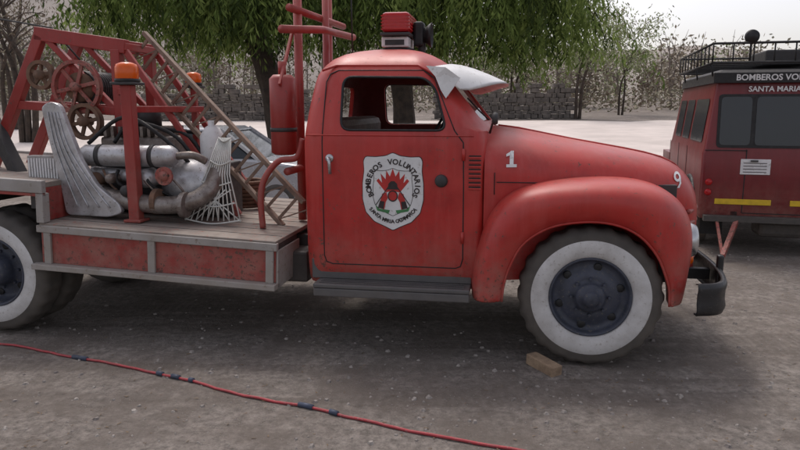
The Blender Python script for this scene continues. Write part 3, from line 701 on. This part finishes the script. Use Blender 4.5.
loft_rect('bonnet',[(.25,1.5,3.0,3.95,.6),(.25,1.5,3.0,3.95,1.08),(.3,1.45,3.0,3.9,1.13)],M['darkred'],D)
for s_ in (0,1):
    x0,x1=(.0,.3) if not s_ else (1.45,1.75)
    loft_rect('wing_%d'%s_,[(x0,x1,3.0,3.9,.75),(x0,x1,3.0,3.9,1.02)],M['darkred'],D,.03)
def dy(z): return .01+.06*max(0,(z-1.24))/.74
def pane(name,x0,x1,z0,z1,mat,off=.006,r=.05):
    P=rounded([(x0,z0),(x1,z0),(x1,z1),(x0,z1)],r,4)
    n_=len(P);V=[(x,dy(z)-off,z) for x,z in P]+[(x,dy(z)+.01,z) for x,z in P]
    F=[tuple(range(n_))]+[(i,i+n_,(i+1)%n_+n_,(i+1)%n_) for i in range(n_)]
    return fixn(mk(name,V,F,mat,D))
pane('rear_window_rubber',.14,1.61,1.27,1.89,M['black'],.008)
pane('rear_glass_corner',.17,.50,1.30,1.86,M['glass'],.012)
pane('rear_glass_door',.55,1.20,1.30,1.86,M['glass'],.012)
pane('rear_glass_corner_2',1.25,1.58,1.30,1.86,M['glass'],.012)
def plate(name,x0,x1,z0,z1,mat,y0=-.01,y1=.01,bev=.004): return box(name,x0,x1,y0,y1,z0,z1,mat,D,bev)
for nm,(x0,x1,z0,z1) in {'door_gap_left':(.47,.48,.50,1.25),'door_gap_right':(1.27,1.28,.50,1.25),'door_gap_low':(.482,1.268,.495,.505),'waist_gap':(.02,.468,1.235,1.243)}.items(): plate(nm,x0,x1,z0,z1,M['black'],-.003,.01,0)
plate('white_placard',.42,.74,.96,1.14,M['whitep'],-.012)
for i in range(4): plate('placard_line_%d'%i,.45,.70,.985+.035*i,.993+.035*i,M['ink'],-.0135,-.01,0)
plate('yellow_strip',.17,.78,.60,.665,M['yellow'],-.012)
plate('yellow_strip_2',.98,1.6,.60,.665,M['yellow'],-.012)
for i,x in enumerate((.06,1.62)):
    lathe('tail_light_%d'%i,[(.001,-.03),(.03,-.03),(.04,-.01),(.042,.01)],(x+.03,0,.86),M['lensr'],D,seg=20)
    lathe('tail_light_b_%d'%i,[(.001,-.03),(.03,-.03),(.04,-.01),(.042,.01)],(x+.03,0,.74),M['lensr'],D,seg=20)
beam('door_handle',(.52,-.03,1.12),(.60,-.03,1.12),.02,.02,M['dark'],D)
for i,z in enumerate((.65,1.15,1.7)): box('door_hinge_%d'%i,1.25,1.31,-.02 if z<1.2 else .02,.01 if z<1.2 else .03,z-.02,z+.02,M['dark'],D)
text('header_text','BOMBEROS VOLUNTARIOS',(.875,-.002,2.075),.095,M['whitep'],D,bold=.002)
text('town_text','SANTA MARIA',(.72,.045,1.945),.085,M['whitep'],D,bold=.002)
box('rear_bumper',.05,1.7,-.10,-.002,.40,.47,M['dark'],D)
for s_ in (0,1):
    for i,(y0,y1) in enumerate(((.25,1.15),(1.3,1.9),(2.05,2.6))):
        xf=lambda z:(.015+.085*(z-1.24)/.74) if not s_ else 1.75-(.015+.085*(z-1.24)/.74)
        off=-.008 if not s_ else .008
        V=[(xf(z)+off,y,z) for y,z in rounded([(y0,1.32),(y1,1.32),(y1,1.84),(y0,1.84)],.05,4)]
        mk('side_glass_%d_%d'%(s_,i),V,[tuple(range(len(V)))],M['glass'],D)
    xx=-.004 if not s_ else 1.754
    for i,y in enumerate((1.2,2.0,2.95)): box('side_gap_%d_%d'%(s_,i),xx-.002,xx+.002,y,y+.01,.5,1.23,M['black'],D,0)
    pts=[(xx,.75+.46*math.cos(t),.40+.46*math.sin(t)) for t in [math.pi*i/12 for i in range(13)]]
    tube('wheel_arch_%d'%s_,pts,.03,M['black'],D)
def wheelD(name,x,y,flip):
    e=empty(name,(x,y,0),R(-90),D); wheel(e,'wheel',0,0,.38,flip,'front',False,.2)
wheelD('rear_wheel',.03,.78,1); wheelD('rear_wheel_r',1.72,.78,-1); wheelD('front_wheel',.03,3.3,1); wheelD('front_wheel_r',1.72,3.3,-1)
tube('rear_axle',[(.2,.78,.38),(1.5,.78,.38)],.05,M['dark'],D)
lathe('axle_differential',[(.03,-.14),(.12,-.06),(.14,0),(.12,.06),(.03,.14)],(.95,.78,.38),M['dark'],D,axis='x')
for i,x in enumerate((.35,1.3)): box('chassis_rail_%d'%i,x,x+.08,0,3.9,.42,.52,M['dark'],D)
box('spare_wheel_carrier',.7,1.2,.1,.5,.20,.40,M['dark'],D,.05)
for i,x in enumerate((.08,1.40)): box('mud_flap_%d'%i,x,x+.26,.30,.315,.18,.45,M['black'],D,.003)
beam('tow_bar',(.42,-.06,.42),(.22,-.45,.06),.05,.05,M['redold'],D); beam('tow_bar_b',(.20,-.06,.42),(.22,-.45,.06),.03,.03,M['redold'],D)
for z,nm in ((2.24,'low'),(2.46,'top')):
    P=[(.02,-.05),(1.73,-.05),(1.73,2.6),(.02,2.6),(.02,-.05)]
    for i in range(4): tube('rack_%s_%d'%(nm,i),[(P[i][0],P[i][1],z),(P[i+1][0],P[i+1][1],z)],.014,M['black'],D,n=8)
for i in range(9):
    t=i/8; tube('rack_post_rear_%d'%i,[(.02+1.71*t,-.05,2.24),(.02+1.71*t,-.05,2.46)],.009,M['black'],D,n=6)
for i in range(11):
    y=-.05+2.65*i/10
    for s_,x in enumerate((.02,1.73)): tube('rack_post_%d_%d'%(s_,i),[(x,y,2.24),(x,y,2.46)],.009,M['black'],D,n=6)
    tube('rack_slat_%d'%i,[(.02,y,2.25),(1.73,y,2.25)],.010,M['black'],D,n=6)
for i in range(6): tube('rack_foot_%d'%i,[(.08 if i%2 else 1.67,.2+1.1*(i//2),2.10),(.05 if i%2 else 1.70,.2+1.1*(i//2),2.25)],.012,M['black'],D,n=6)
lathe('roof_lamp',[(.001,-.06),(.07,-.05),(.08,0),(.05,.06),(.001,.07)],(.42,-.02,2.53),M['black'],D,seg=24)
tube('roof_lamp_stem',[(.42,0,2.24),(.42,0,2.5)],.012,M['black'],D,n=6)
box('rack_crate',.7,1.3,.5,1.3,2.27,2.42,M['dark'],D,.02)

# ================================================================== PARKED SEDAN behind the bed
C=empty('parked_car',(-5.3,10.4,0),R(-6))
lower=rounded([(.0,.28),(.0,.70),(.08,.88),(.9,.95),(3.1,.97),(3.95,.86),(4.25,.70),(4.28,.28)],.12,4)
prism('lower_body',lower,0,1.68,M['silver'],C,bevel=.04)
def trap(name,x0,x1,x2,x3,z0,z1,y0,y1,ins,mat):
    V=[(x0,y0,z0),(x3,y0,z0),(x3,y1,z0),(x0,y1,z0),(x1,y0+ins,z1),(x2,y0+ins,z1),(x2,y1-ins,z1),(x1,y1-ins,z1)]
    F=[(0,1,2,3),(4,5,6,7),(0,1,5,4),(1,2,6,5),(2,3,7,6),(3,0,4,7)]
    return fixn(mk(name,V,F,mat,C,bevel=.05))
trap('greenhouse',.75,1.25,2.55,3.2,.93,1.40,.04,1.64,.16,M['glass'])
trap('roof_panel',1.17,1.3,2.5,2.63,1.37,1.44,.16,1.52,.05,M['silver'])
for i,(a_,b_) in enumerate((((.74,.03,.94),(1.26,.18,1.41)),((3.2,.03,.94),(2.55,.18,1.41)),((2.0,.03,.94),(1.98,.18,1.41)))):
    beam('pillar_%d'%i,a_,b_,.06,.05,M['silver'],C); beam('pillar_far_%d'%i,(a_[0],1.68-a_[1],a_[2]),(b_[0],1.68-b_[1],b_[2]),.06,.05,M['silver'],C)
for i,x in enumerate((.8,3.45)):
    for s_ in (0,1):
        e=empty('wheel_%d_%d'%(i,s_),(x,-.01 if not s_ else 1.69,0),0,C); wheel(e,'wheel',0,0,.31,1 if not s_ else -1,'front',False,.19)
box('headlamp_a',4.15,4.285,.1,.4,.62,.76,M['chrome'],C,.02); box('headlamp_b',4.15,4.285,1.28,1.58,.62,.76,M['chrome'],C,.02)
box('door_line',1.97,1.985,-.004,.01,.35,.93,M['black'],C,0)

# ================================================================== GROUND
def gz(x,y):
    t=max(0,y-13); z=.045*t
    if y>60: z=.045*47+(y-60)*.02
    if y<13: z=0
    return z
def smoothgz(x,y):
    return (gz(x,y-2)+gz(x,y+2)+gz(x,y))/3 if y>8 else 0
def relief(x,y):
    if y>14: return 0
    p=Vector((x*.9,y*1.1,0))
    return .014*noise.noise(p)+.009*noise.noise(p*3.1)+.006*noise.noise(p*8.3)
def sheet(name,xs,ys,off,mat,jag=None,rel=False):
    V=[];F=[]
    for j,y in enumerate(ys):
        for i,x in enumerate(xs):
            yy=y
            if jag and j in (0,len(ys)-1): yy=y+jag*noise.noise(Vector((x*.3,j,0)))
            V.append((x,yy,smoothgz(x,yy)+off+(relief(x,yy)-.006 if rel and abs(x)<14 else 0)))
    nx=len(xs)
    for j in range(len(ys)-1):
        for i in range(nx-1): a_=j*nx+i; F.append((a_,a_+1,a_+1+nx,a_+nx))
    return mk(name,V,F,mat,smooth=True)
m,nt,b=newmat('dirt_ground')
tc=N(nt,'ShaderNodeTexCoord'); obj=tc.outputs['Object']
n1=noise_tex(nt,.35,4,.6); r1=ramp(nt,n1.outputs[0],[(.35,(.345,.305,.272)),(.65,(.25,.222,.20))])
n2=noise_tex(nt,15,7,.8); r2=ramp(nt,n2.outputs[0],[(.36,(.45,.45,.45)),(.62,(1.18,1.18,1.18))])
mm=N(nt,'ShaderNodeMix',data_type='RGBA',blend_type='MULTIPLY'); mm.inputs[0].default_value=.9
nt.links.new(r1.outputs[0],mm.inputs[6]); nt.links.new(r2.outputs[0],mm.inputs[7])
n3=noise_tex(nt,1.7,6,.72); r3=ramp(nt,n3.outputs[0],[(.44,0.),(.60,.85)])
col=mix(nt,r3.outputs[0],mm.outputs[2],(.185,.158,.138))
mp=N(nt,'ShaderNodeMapping'); mp.inputs['Rotation'].default_value=(0,0,R(12)); mp.inputs['Scale'].default_value=(.10,1.5,1); nt.links.new(obj,mp.inputs[0])
tk=noise_tex(nt,1.4,3,.5,vec=mp.outputs[0]); tr_=ramp(nt,tk.outputs[0],[(.53,0.),(.57,.7),(.63,.7),(.68,0.)])
wv=N(nt,'ShaderNodeTexWave'); wv.inputs['Scale'].default_value=5; wv.inputs['Distortion'].default_value=5; wv.inputs['Detail'].default_value=3; nt.links.new(obj,wv.inputs['Vector'])
trk=math_(nt,'MULTIPLY',tr_.outputs[0],math_(nt,'MULTIPLY_ADD',wv.outputs['Fac'],.35,.5))
col=mix(nt,trk,col,(.16,.137,.12))
vo=N(nt,'ShaderNodeTexVoronoi'); vo.inputs['Scale'].default_value=42; nt.links.new(obj,vo.inputs['Vector'])
rv=ramp(nt,vo.outputs['Distance'],[(.08,1.),(.22,0.)]); nv2=noise_tex(nt,3,4); rv2=ramp(nt,nv2.outputs[0],[(.44,0.),(.60,.8)])
pmx=math_(nt,'MULTIPLY',rv.outputs[0],rv2.outputs[0])
col=mix(nt,pmx,col,(.42,.385,.35))
nt.links.new(col,b.inputs['Base Color']); b.inputs['Roughness'].default_value=.95; b.inputs['Specular IOR Level'].default_value=.12
h=math_(nt,'MULTIPLY_ADD',pmx,.4,n2.outputs[0]); h=math_(nt,'ADD',h,n3.outputs[0]); h=math_(nt,'SUBTRACT',h,math_(nt,'MULTIPLY',trk,.5))
bump(nt,b,h,.9,.035)
M['ground']=m
def steps(a,b_,s):
    out=[];x=a
    while x<b_-1e-6: out.append(x); x+=s
    return out
xs=[-500,-200,-100,-60,-40,-30,-22,-16]+steps(-13,13,.11)+[13,16,22,30,40,60,100,200,500]
ys=[-60,-20,-5,0,1]+steps(2,12,.11)+[12.3,13,14,16,18,20,24,28,32,36,40,46,52,60,70,85,100,130,180,260,400,700]
sheet('ground',xs,ys,0,M['ground'],rel=True)
M['road']=surf('sunlit_dust_road',(.62,.55,.51),.95,alt=(.48,.425,.39),scale=.6,bmp=.3)  # sunlight on the far ground is painted in as this brighter colour
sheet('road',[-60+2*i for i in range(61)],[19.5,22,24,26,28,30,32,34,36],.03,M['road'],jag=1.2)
random.seed(99)
V=[];F=[]
for i in range(2400):
    y=2.6+abs(random.gauss(0,1))*3.2; x=random.uniform(-.75,.85)*y+random.uniform(-.5,.5); s_=random.choice([.004,.005,.006,.008,.011,.018])*random.uniform(.7,1.3)
    base=len(V); a_=random.random()*6.28; g0=relief(x,y)-.007
    for k in range(5): t=a_+k*1.2566; rr=s_*random.uniform(.7,1.2); V.append((x+rr*math.cos(t),y+rr*math.sin(t),g0-.001))
    for k in range(5): t=a_+k*1.2566+.2; rr=s_*random.uniform(.4,.7); V.append((x+rr*math.cos(t),y+rr*math.sin(t),g0+s_*random.uniform(.4,.7)))
    for k in range(5): F.append((base+k,base+(k+1)%5,base+5+(k+1)%5,base+5+k))
    F.append(tuple(base+5+k for k in range(5)))
M['pebble']=surf('pebble',(.34,.31,.28),.9,alt=(.17,.15,.14),scale=3,bmp=0)
mk('gravel',V,F,M['pebble'])
V=[];F=[]
for i in range(1300):
    y=random.uniform(2.8,9); x=random.uniform(-.7,.7)*y; s_=random.uniform(.005,.014); a_=random.random()*6.28
    c_,d_=math.cos(a_),math.sin(a_); base=len(V); g0=relief(x,y)-.003
    for u,v_ in ((-1,-.3),(1,-.3),(1,.3),(-1,.3)): V.append((x+s_*(u*c_-v_*d_),y+s_*(u*d_+v_*c_),g0+random.uniform(0,.004)))
    F.append((base,base+1,base+2,base+3))
mk('leaf_litter',V,F,surf('dry_litter',(.22,.155,.10),.9,alt=(.11,.08,.055),scale=2,bmp=0))
hp=[(-4.2,5.1),(-2.99,4.75),(-2.29,4.47),(-1.9,4.29),(-1.53,4.11),(-1.28,4.02),(-.9,3.80),(-.52,3.63),(-.28,3.53),(.16,3.33),(.56,3.17),(1.2,2.9),(2.2,2.6)]
H=empty('fire_hose')
P=smooth_path([(x+.012*math.sin(i*2.1),y+.01*math.cos(i*1.7),0) for i,(x,y) in enumerate(hp)],8)
P=[Vector((p.x+.006*noise.noise(p*9),p.y+.010*noise.noise(p*7+Vector((5,0,0))),relief(p.x,p.y)+.004)) for p in P]
tube('hose_line',P,.0085,M['hose'],H,n=8)
for i,(k,l) in enumerate(((16,2),(30,1),(33,2),(38,1),(54,2),(60,2))):
    seg=[P[k+j] for j in range(l+1)]
    tube('coupling_%d'%i,[(p.x,p.y,p.z+.004+.003*math.sin(j*3)) for j,p in enumerate(seg)],.016,M['hoseblue'],H,n=8)
o=box('wood_block',-.13,.13,-.045,.045,0,.075,M['wood'],None,.008); o.location=(.965,4.25,-.006); o.rotation_euler=(0,R(3),R(-60))

# ================================================================== TREES, WALLS, BACKGROUND
def tree_mesh(name,limbs,leaves,leafmats,barkmat,loc,quad=False):
    V=[];F=[];I=[]
    for pts,radii in limbs:
        pts=[Vector(p) for p in pts];prev=None;n_=9 if not quad else 5;st=len(V)
        for i,p in enumerate(pts):
            d=(pts[min(i+1,len(pts)-1)]-pts[max(i-1,0)]).normalized()
            s=d.cross(Vector((.3,.9,.1))).normalized() if prev is None else (prev-d*prev.dot(d)).normalized()
            prev=s;u=d.cross(s)
            for k in range(n_):
                t=2*math.pi*k/n_; rr=radii[i]*(1+.18*noise.noise(p*2+Vector((k*.9,0,0))))
                V.append(p+s*math.cos(t)*rr+u*math.sin(t)*rr)
        for i in range(len(pts)-1):
            for k in range(n_): a_=st+i*n_+k;b_=st+i*n_+(k+1)%n_; F.append((a_,a_+n_,b_+n_,b_)); I.append(0)
    for c,d,L,w,mi in leaves:
        d=d.normalized(); s=d.cross(Vector((random.gauss(0,1),random.gauss(0,1),random.gauss(0,1)))).normalized(); b0=len(V)
        V+= [c,c+d*L*.5+s*w*.5,c+d*L,c+d*L*.5-s*w*.5]
        F.append((b0,b0+1,b0+2,b0+3)); I.append(mi)
    o=mk(name,V,F,[barkmat]+leafmats,None,idx=I); o.location=loc
    return o
def rad(n_,r0,r1): return [r0+(r1-r0)*(i/(n_-1))**.8 for i in range(n_)]
def pepper(name,loc,trunk,r0,cx,ry,zlow,strands,seed,ztop=7.0):
    random.seed(seed); limbs=[];lv=[]
    tp=smooth_path(trunk,5); limbs.append((tp,rad(len(tp),r0,r0*.45)))
    for i in range(14):
        a_=2*math.pi*i/14+random.uniform(-.2,.2); st=tp[int(len(tp)*random.uniform(.55,.98))]
        e=Vector((cx[0]+ (cx[1]-cx[0])*(.5+.45*math.cos(a_)),ry*.9*math.sin(a_),random.uniform(4.3,ztop-.6)))
        mid=st.lerp(e,.5)+Vector((0,0,random.uniform(.3,.9)))
        q=smooth_path([st,mid,e],5); limbs.append((q,rad(len(q),r0*.35,.03)))
    for i in range(strands):
        a_=random.random()*6.28; rr=math.sqrt(random.random())
        x=(cx[0]+cx[1])/2+(cx[1]-cx[0])/2*rr*math.cos(a_); y=ry*rr*math.sin(a_)
        cl=noise.noise(Vector((x*.7+seed,y*.5,seed)))
        if cl<-.28: continue
        z0=ztop-1.6*rr*rr-random.random()*1.2
        bot=zlow+ .9*random.random()**1.5+1.1*max(0,-cl*2+.1)+.9*noise.noise(Vector((x*1.3,seed*3,y)))
        if random.random()<.35: z0=bot+random.uniform(1.0,2.2)
        drift=Vector((random.gauss(0,.04),random.gauss(0,.04),0)); p=Vector((x,y,z0))
        mi=1 if cl>.18 else (3 if random.random()<.32 else 2)
        if random.random()<.25: mi=random.choice([1,2,2,3])
        while p.z>bot:
            nl=3 if p.z<4.8 else 1
            for _ in range(nl):
                d=Vector((random.gauss(0,.55),random.gauss(0,.55),-1)); L=random.uniform(.12,.24)
                lv.append((p+Vector((random.gauss(0,.05),random.gauss(0,.05),0)),d,L,random.uniform(.03,.055),mi))
            p+=drift+Vector((random.gauss(0,.012),random.gauss(0,.012),-random.uniform(.08,.14) if p.z<4.8 else -.3))
    return tree_mesh(name,limbs,lv,[M['leaf1'],M['leaf2'],M['leaf3']],M['bark'],loc)
pepper('pepper_tree',(-2.6,15,.1),[(0,0,-.3),(-.05,0,1.0),(-.25,0,2.2),(-.55,0,3.3),(-.35,0,4.4),(0,0,5.5)],.36,(-4.1,1.6),2.6,2.9,800,3)
pepper('pepper_tree',(0.0,15.5,.1),[(0,0,-.3),(.1,0,1.4),(.0,0,2.6),(.4,0,3.8),(.6,0,5.2)],.32,(-1.6,4.1),2.7,2.6,800,11)
def airy(name,loc,h,spread,seed,mats,n_l=1500,leafL=.25,bark='barkpale',r0=.12,stems=2):
    random.seed(seed); limbs=[];lv=[];tips=[]
    for s_ in range(stems):
        lean=Vector((random.uniform(-.25,.35),random.uniform(-.2,.2),1))
        q=smooth_path([Vector((s_*.2,0,-.3)),Vector((s_*.3,0,h*.3))+lean*.2,Vector((lean.x*h*.55+s_*.3,lean.y*h*.5,h*.6)),Vector((lean.x*h*.7,lean.y*h*.7,h*.92))],5)
        limbs.append((q,rad(len(q),r0,r0*.25)))
        for i in range(9):
            st=q[int(len(q)*random.uniform(.4,.95))]; a_=random.random()*6.28
            e=st+Vector((math.cos(a_)*spread*random.uniform(.5,1),math.sin(a_)*spread*random.uniform(.5,1),random.uniform(.3,1)*h*.25))
            qq=smooth_path([st,st.lerp(e,.5)+Vector((0,0,.2)),e],4); limbs.append((qq,rad(len(qq),r0*.3,.012)))
            for t in (.5,.75,1): tips.append(st.lerp(e,t))
    for i in range(n_l):
        c=random.choice(tips)+Vector((random.gauss(0,.45),random.gauss(0,.45),random.gauss(0,.35)-.1))
        d=Vector((random.gauss(0,.7),random.gauss(0,.7),-.8)); lv.append((c,d,leafL*random.uniform(.6,1.3),leafL*.28,random.choice([1,1,2,2,3])))
    return tree_mesh(name,limbs,lv,mats,M[bark],loc)
G=lambda x,y:smoothgz(x,y)
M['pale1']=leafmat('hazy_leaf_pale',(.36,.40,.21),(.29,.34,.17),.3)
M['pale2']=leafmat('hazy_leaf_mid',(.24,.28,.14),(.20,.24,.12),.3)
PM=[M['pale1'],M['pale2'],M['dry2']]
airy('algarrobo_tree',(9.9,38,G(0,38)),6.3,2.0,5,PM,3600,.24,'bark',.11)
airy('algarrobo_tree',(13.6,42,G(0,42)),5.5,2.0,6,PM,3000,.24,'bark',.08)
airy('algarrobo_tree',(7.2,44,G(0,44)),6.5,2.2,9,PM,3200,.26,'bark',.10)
airy('bare_tree',(-13.5,24,G(0,24)),7,2.4,14,[M['dry3'],M['dry2'],M['dry3']],1600,.16,'bark',.13,3)
airy('bare_tree',(-17.5,30,G(0,30)),8,2.8,15,[M['dry3'],M['dry2'],M['dry3']],1600,.18,'bark',.13,3)
random.seed(21);limbs=[];lv=[]
for i in range(270):
    y=random.uniform(48,95); x=random.uniform(-1.0,1.05)*y; h=random.uniform(3.2,5.6)+ (3.5 if x<0 else 0)*random.random(); g0=G(x,y)
    lean=random.uniform(-.8,.8); base=Vector((x,y,g0-.3)); top=Vector((x+lean,y,g0+h))
    limbs.append(([base,base.lerp(top,.5)+Vector((random.uniform(-.2,.2),0,0)),top],[.12,.08,.02]))
    for k in range(6):
        st=base.lerp(top,random.uniform(.3,.9)); limbs.append(([st,st+Vector((random.uniform(-1.4,1.4),0,random.uniform(.8,2)))],[.04,.012]))
    sp=random.uniform(1.2,2.4); mi=random.choice([1,2,2,3,3,4])
    for k in range(240):
        c=base.lerp(top,random.uniform(.15,1.0)**.9)+Vector((random.gauss(0,sp*.5),random.gauss(0,sp*.5),random.gauss(0,.4)))
        if c.z<g0: c.z=g0+random.random()*.8
        lv.append((c,Vector((random.gauss(0,1),random.gauss(0,1),random.gauss(0,.8))),random.uniform(.22,.5),random.uniform(.10,.22),mi if random.random()<.75 else random.choice([1,2,3])))
tree_mesh('distant_woodland',limbs,lv,[M['dry1'],M['dry2'],M['dry3'],M['pale2']],M['barkpale'],(0,0,0),quad=True)  # distance haze is put into these pale leaf and bark colours
random.seed(33);lv=[]
for i in range(10000):
    y=random.uniform(44,56); x=random.uniform(-.9,.95)*y; hh=1.4+1.0*noise.noise(Vector((x*.25,0,y*.2)))
    lv.append((Vector((x,y,G(x,y)+random.random()*max(hh,.2))),Vector((random.gauss(0,1),random.gauss(0,1),random.random())),random.uniform(.2,.45),.14,random.choice([1,2,2,3])))
tree_mesh('scrub',[],lv,[M['dry1'],M['dry2'],M['dry3']],M['barkpale'],(0,0,0))
def hills(name,y,x0,x1,seed,mat,f):
    V=[];F=[];nx=120;ny=10
    for j in range(ny):
        for i in range(nx):
            x=x0+(x1-x0)*i/(nx-1); t=j/(ny-1)
            h=f(x)*(1+.35*noise.fractal(Vector((x*.012,seed,t*.8)),1.0,2.0,4))
            V.append((x,y+t*120+10*noise.noise(Vector((x*.03,t*3,seed))),h*math.sin(t*math.pi/2)+G(x,y)-1))
    for j in range(ny-1):
        for i in range(nx-1): a_=j*nx+i; F.append((a_,a_+1,a_+1+nx,a_+nx))
    return mk(name,V,F,mat,smooth=True)
M['hill']=surf('dry_hillside',(.34,.30,.27),.95,alt=(.25,.225,.20),scale=.06,bmp=.3,wear=(.21,.20,.16))
hills('hills',170,-420,420,4,M['hill'],lambda x: 20+50/(1+math.exp((x+10)/28)))
def wall(name,x0,x1,y,h,seed):
    random.seed(seed);V=[];F=[]
    z=0
    while z<h:
        hh=random.uniform(.16,.28);x=x0-random.random()*.3
        while x<x1:
            w=random.uniform(.25,.6); dp=random.uniform(-.05,.05); top=z+hh-.02
            xa,xb=x+.012,x+w-.012;ya,yb=y+dp,y+.5+dp;b0=len(V); j=lambda:random.uniform(-.02,.02)
            g0=G(x,y)-.15
            if top>h-.15-.25*noise.noise(Vector((x*.6,seed,0))) and random.random()<.6:
                x+=w; continue
            for zz in (z,top):
                for yy in (ya,yb):
                    for xx in (xa,xb): V.append((xx+j(),yy+j(),g0+zz+j()))
            for f_ in ((0,2,3,1),(4,5,7,6),(0,1,5,4),(2,6,7,3),(0,4,6,2),(1,3,7,5)): F.append(tuple(b0+k for k in f_))
            x+=w
        z+=hh
    return mk(name,V,F,M['stone'],bevel=.02)
wall('stone_wall',2.0,9.6,38,1.9,1)
wall('stone_wall',-13.5,-5.0,36,1.9,2)

# ================================================================== LIGHT, SKY, CAMERA
w=bpy.data.worlds.new('World'); scene.world=w; w.use_nodes=True; nt=w.node_tree
bg=nt.nodes['Background']; sky=N(nt,'ShaderNodeTexSky'); sky.sky_type='NISHITA'; sky.sun_disc=False
EL,AZ=60,-20
sky.sun_elevation=R(EL); sky.sun_rotation=R(AZ); sky.dust_density=3; sky.air_density=1.0; sky.ozone_density=1
hs=N(nt,'ShaderNodeHueSaturation'); hs.inputs['Saturation'].default_value=.4
nt.links.new(sky.outputs[0],hs.inputs['Color'])
mx=N(nt,'ShaderNodeMix',data_type='RGBA',blend_type='MULTIPLY'); mx.inputs[0].default_value=1; mx.inputs[7].default_value=(1.36,1.28,1.27,1)
nt.links.new(hs.outputs[0],mx.inputs[6]); nt.links.new(mx.outputs[2],bg.inputs[0]); bg.inputs[1].default_value=.15
sd=bpy.data.lights.new('sun','SUN'); sd.energy=1.3; sd.angle=R(14); sd.color=(1,.96,.9)
so=bpy.data.objects.new('sun',sd); COL.objects.link(so)
dirv=Vector((math.sin(R(AZ))*math.cos(R(EL)),math.cos(R(AZ))*math.cos(R(EL)),math.sin(R(EL))))
so.rotation_euler=dirv.to_track_quat('Z','Y').to_euler(); so.location=(0,0,20)
cd=bpy.data.cameras.new('camera'); cam=bpy.data.objects.new('camera',cd); COL.objects.link(cam)
cam.location=(0,0,1.73); cam.rotation_euler=(R(90-9.96),0,0); cd.sensor_width=36; cd.lens=36*666/800; cd.clip_end=3000; cd.clip_start=.05
scene.camera=cam
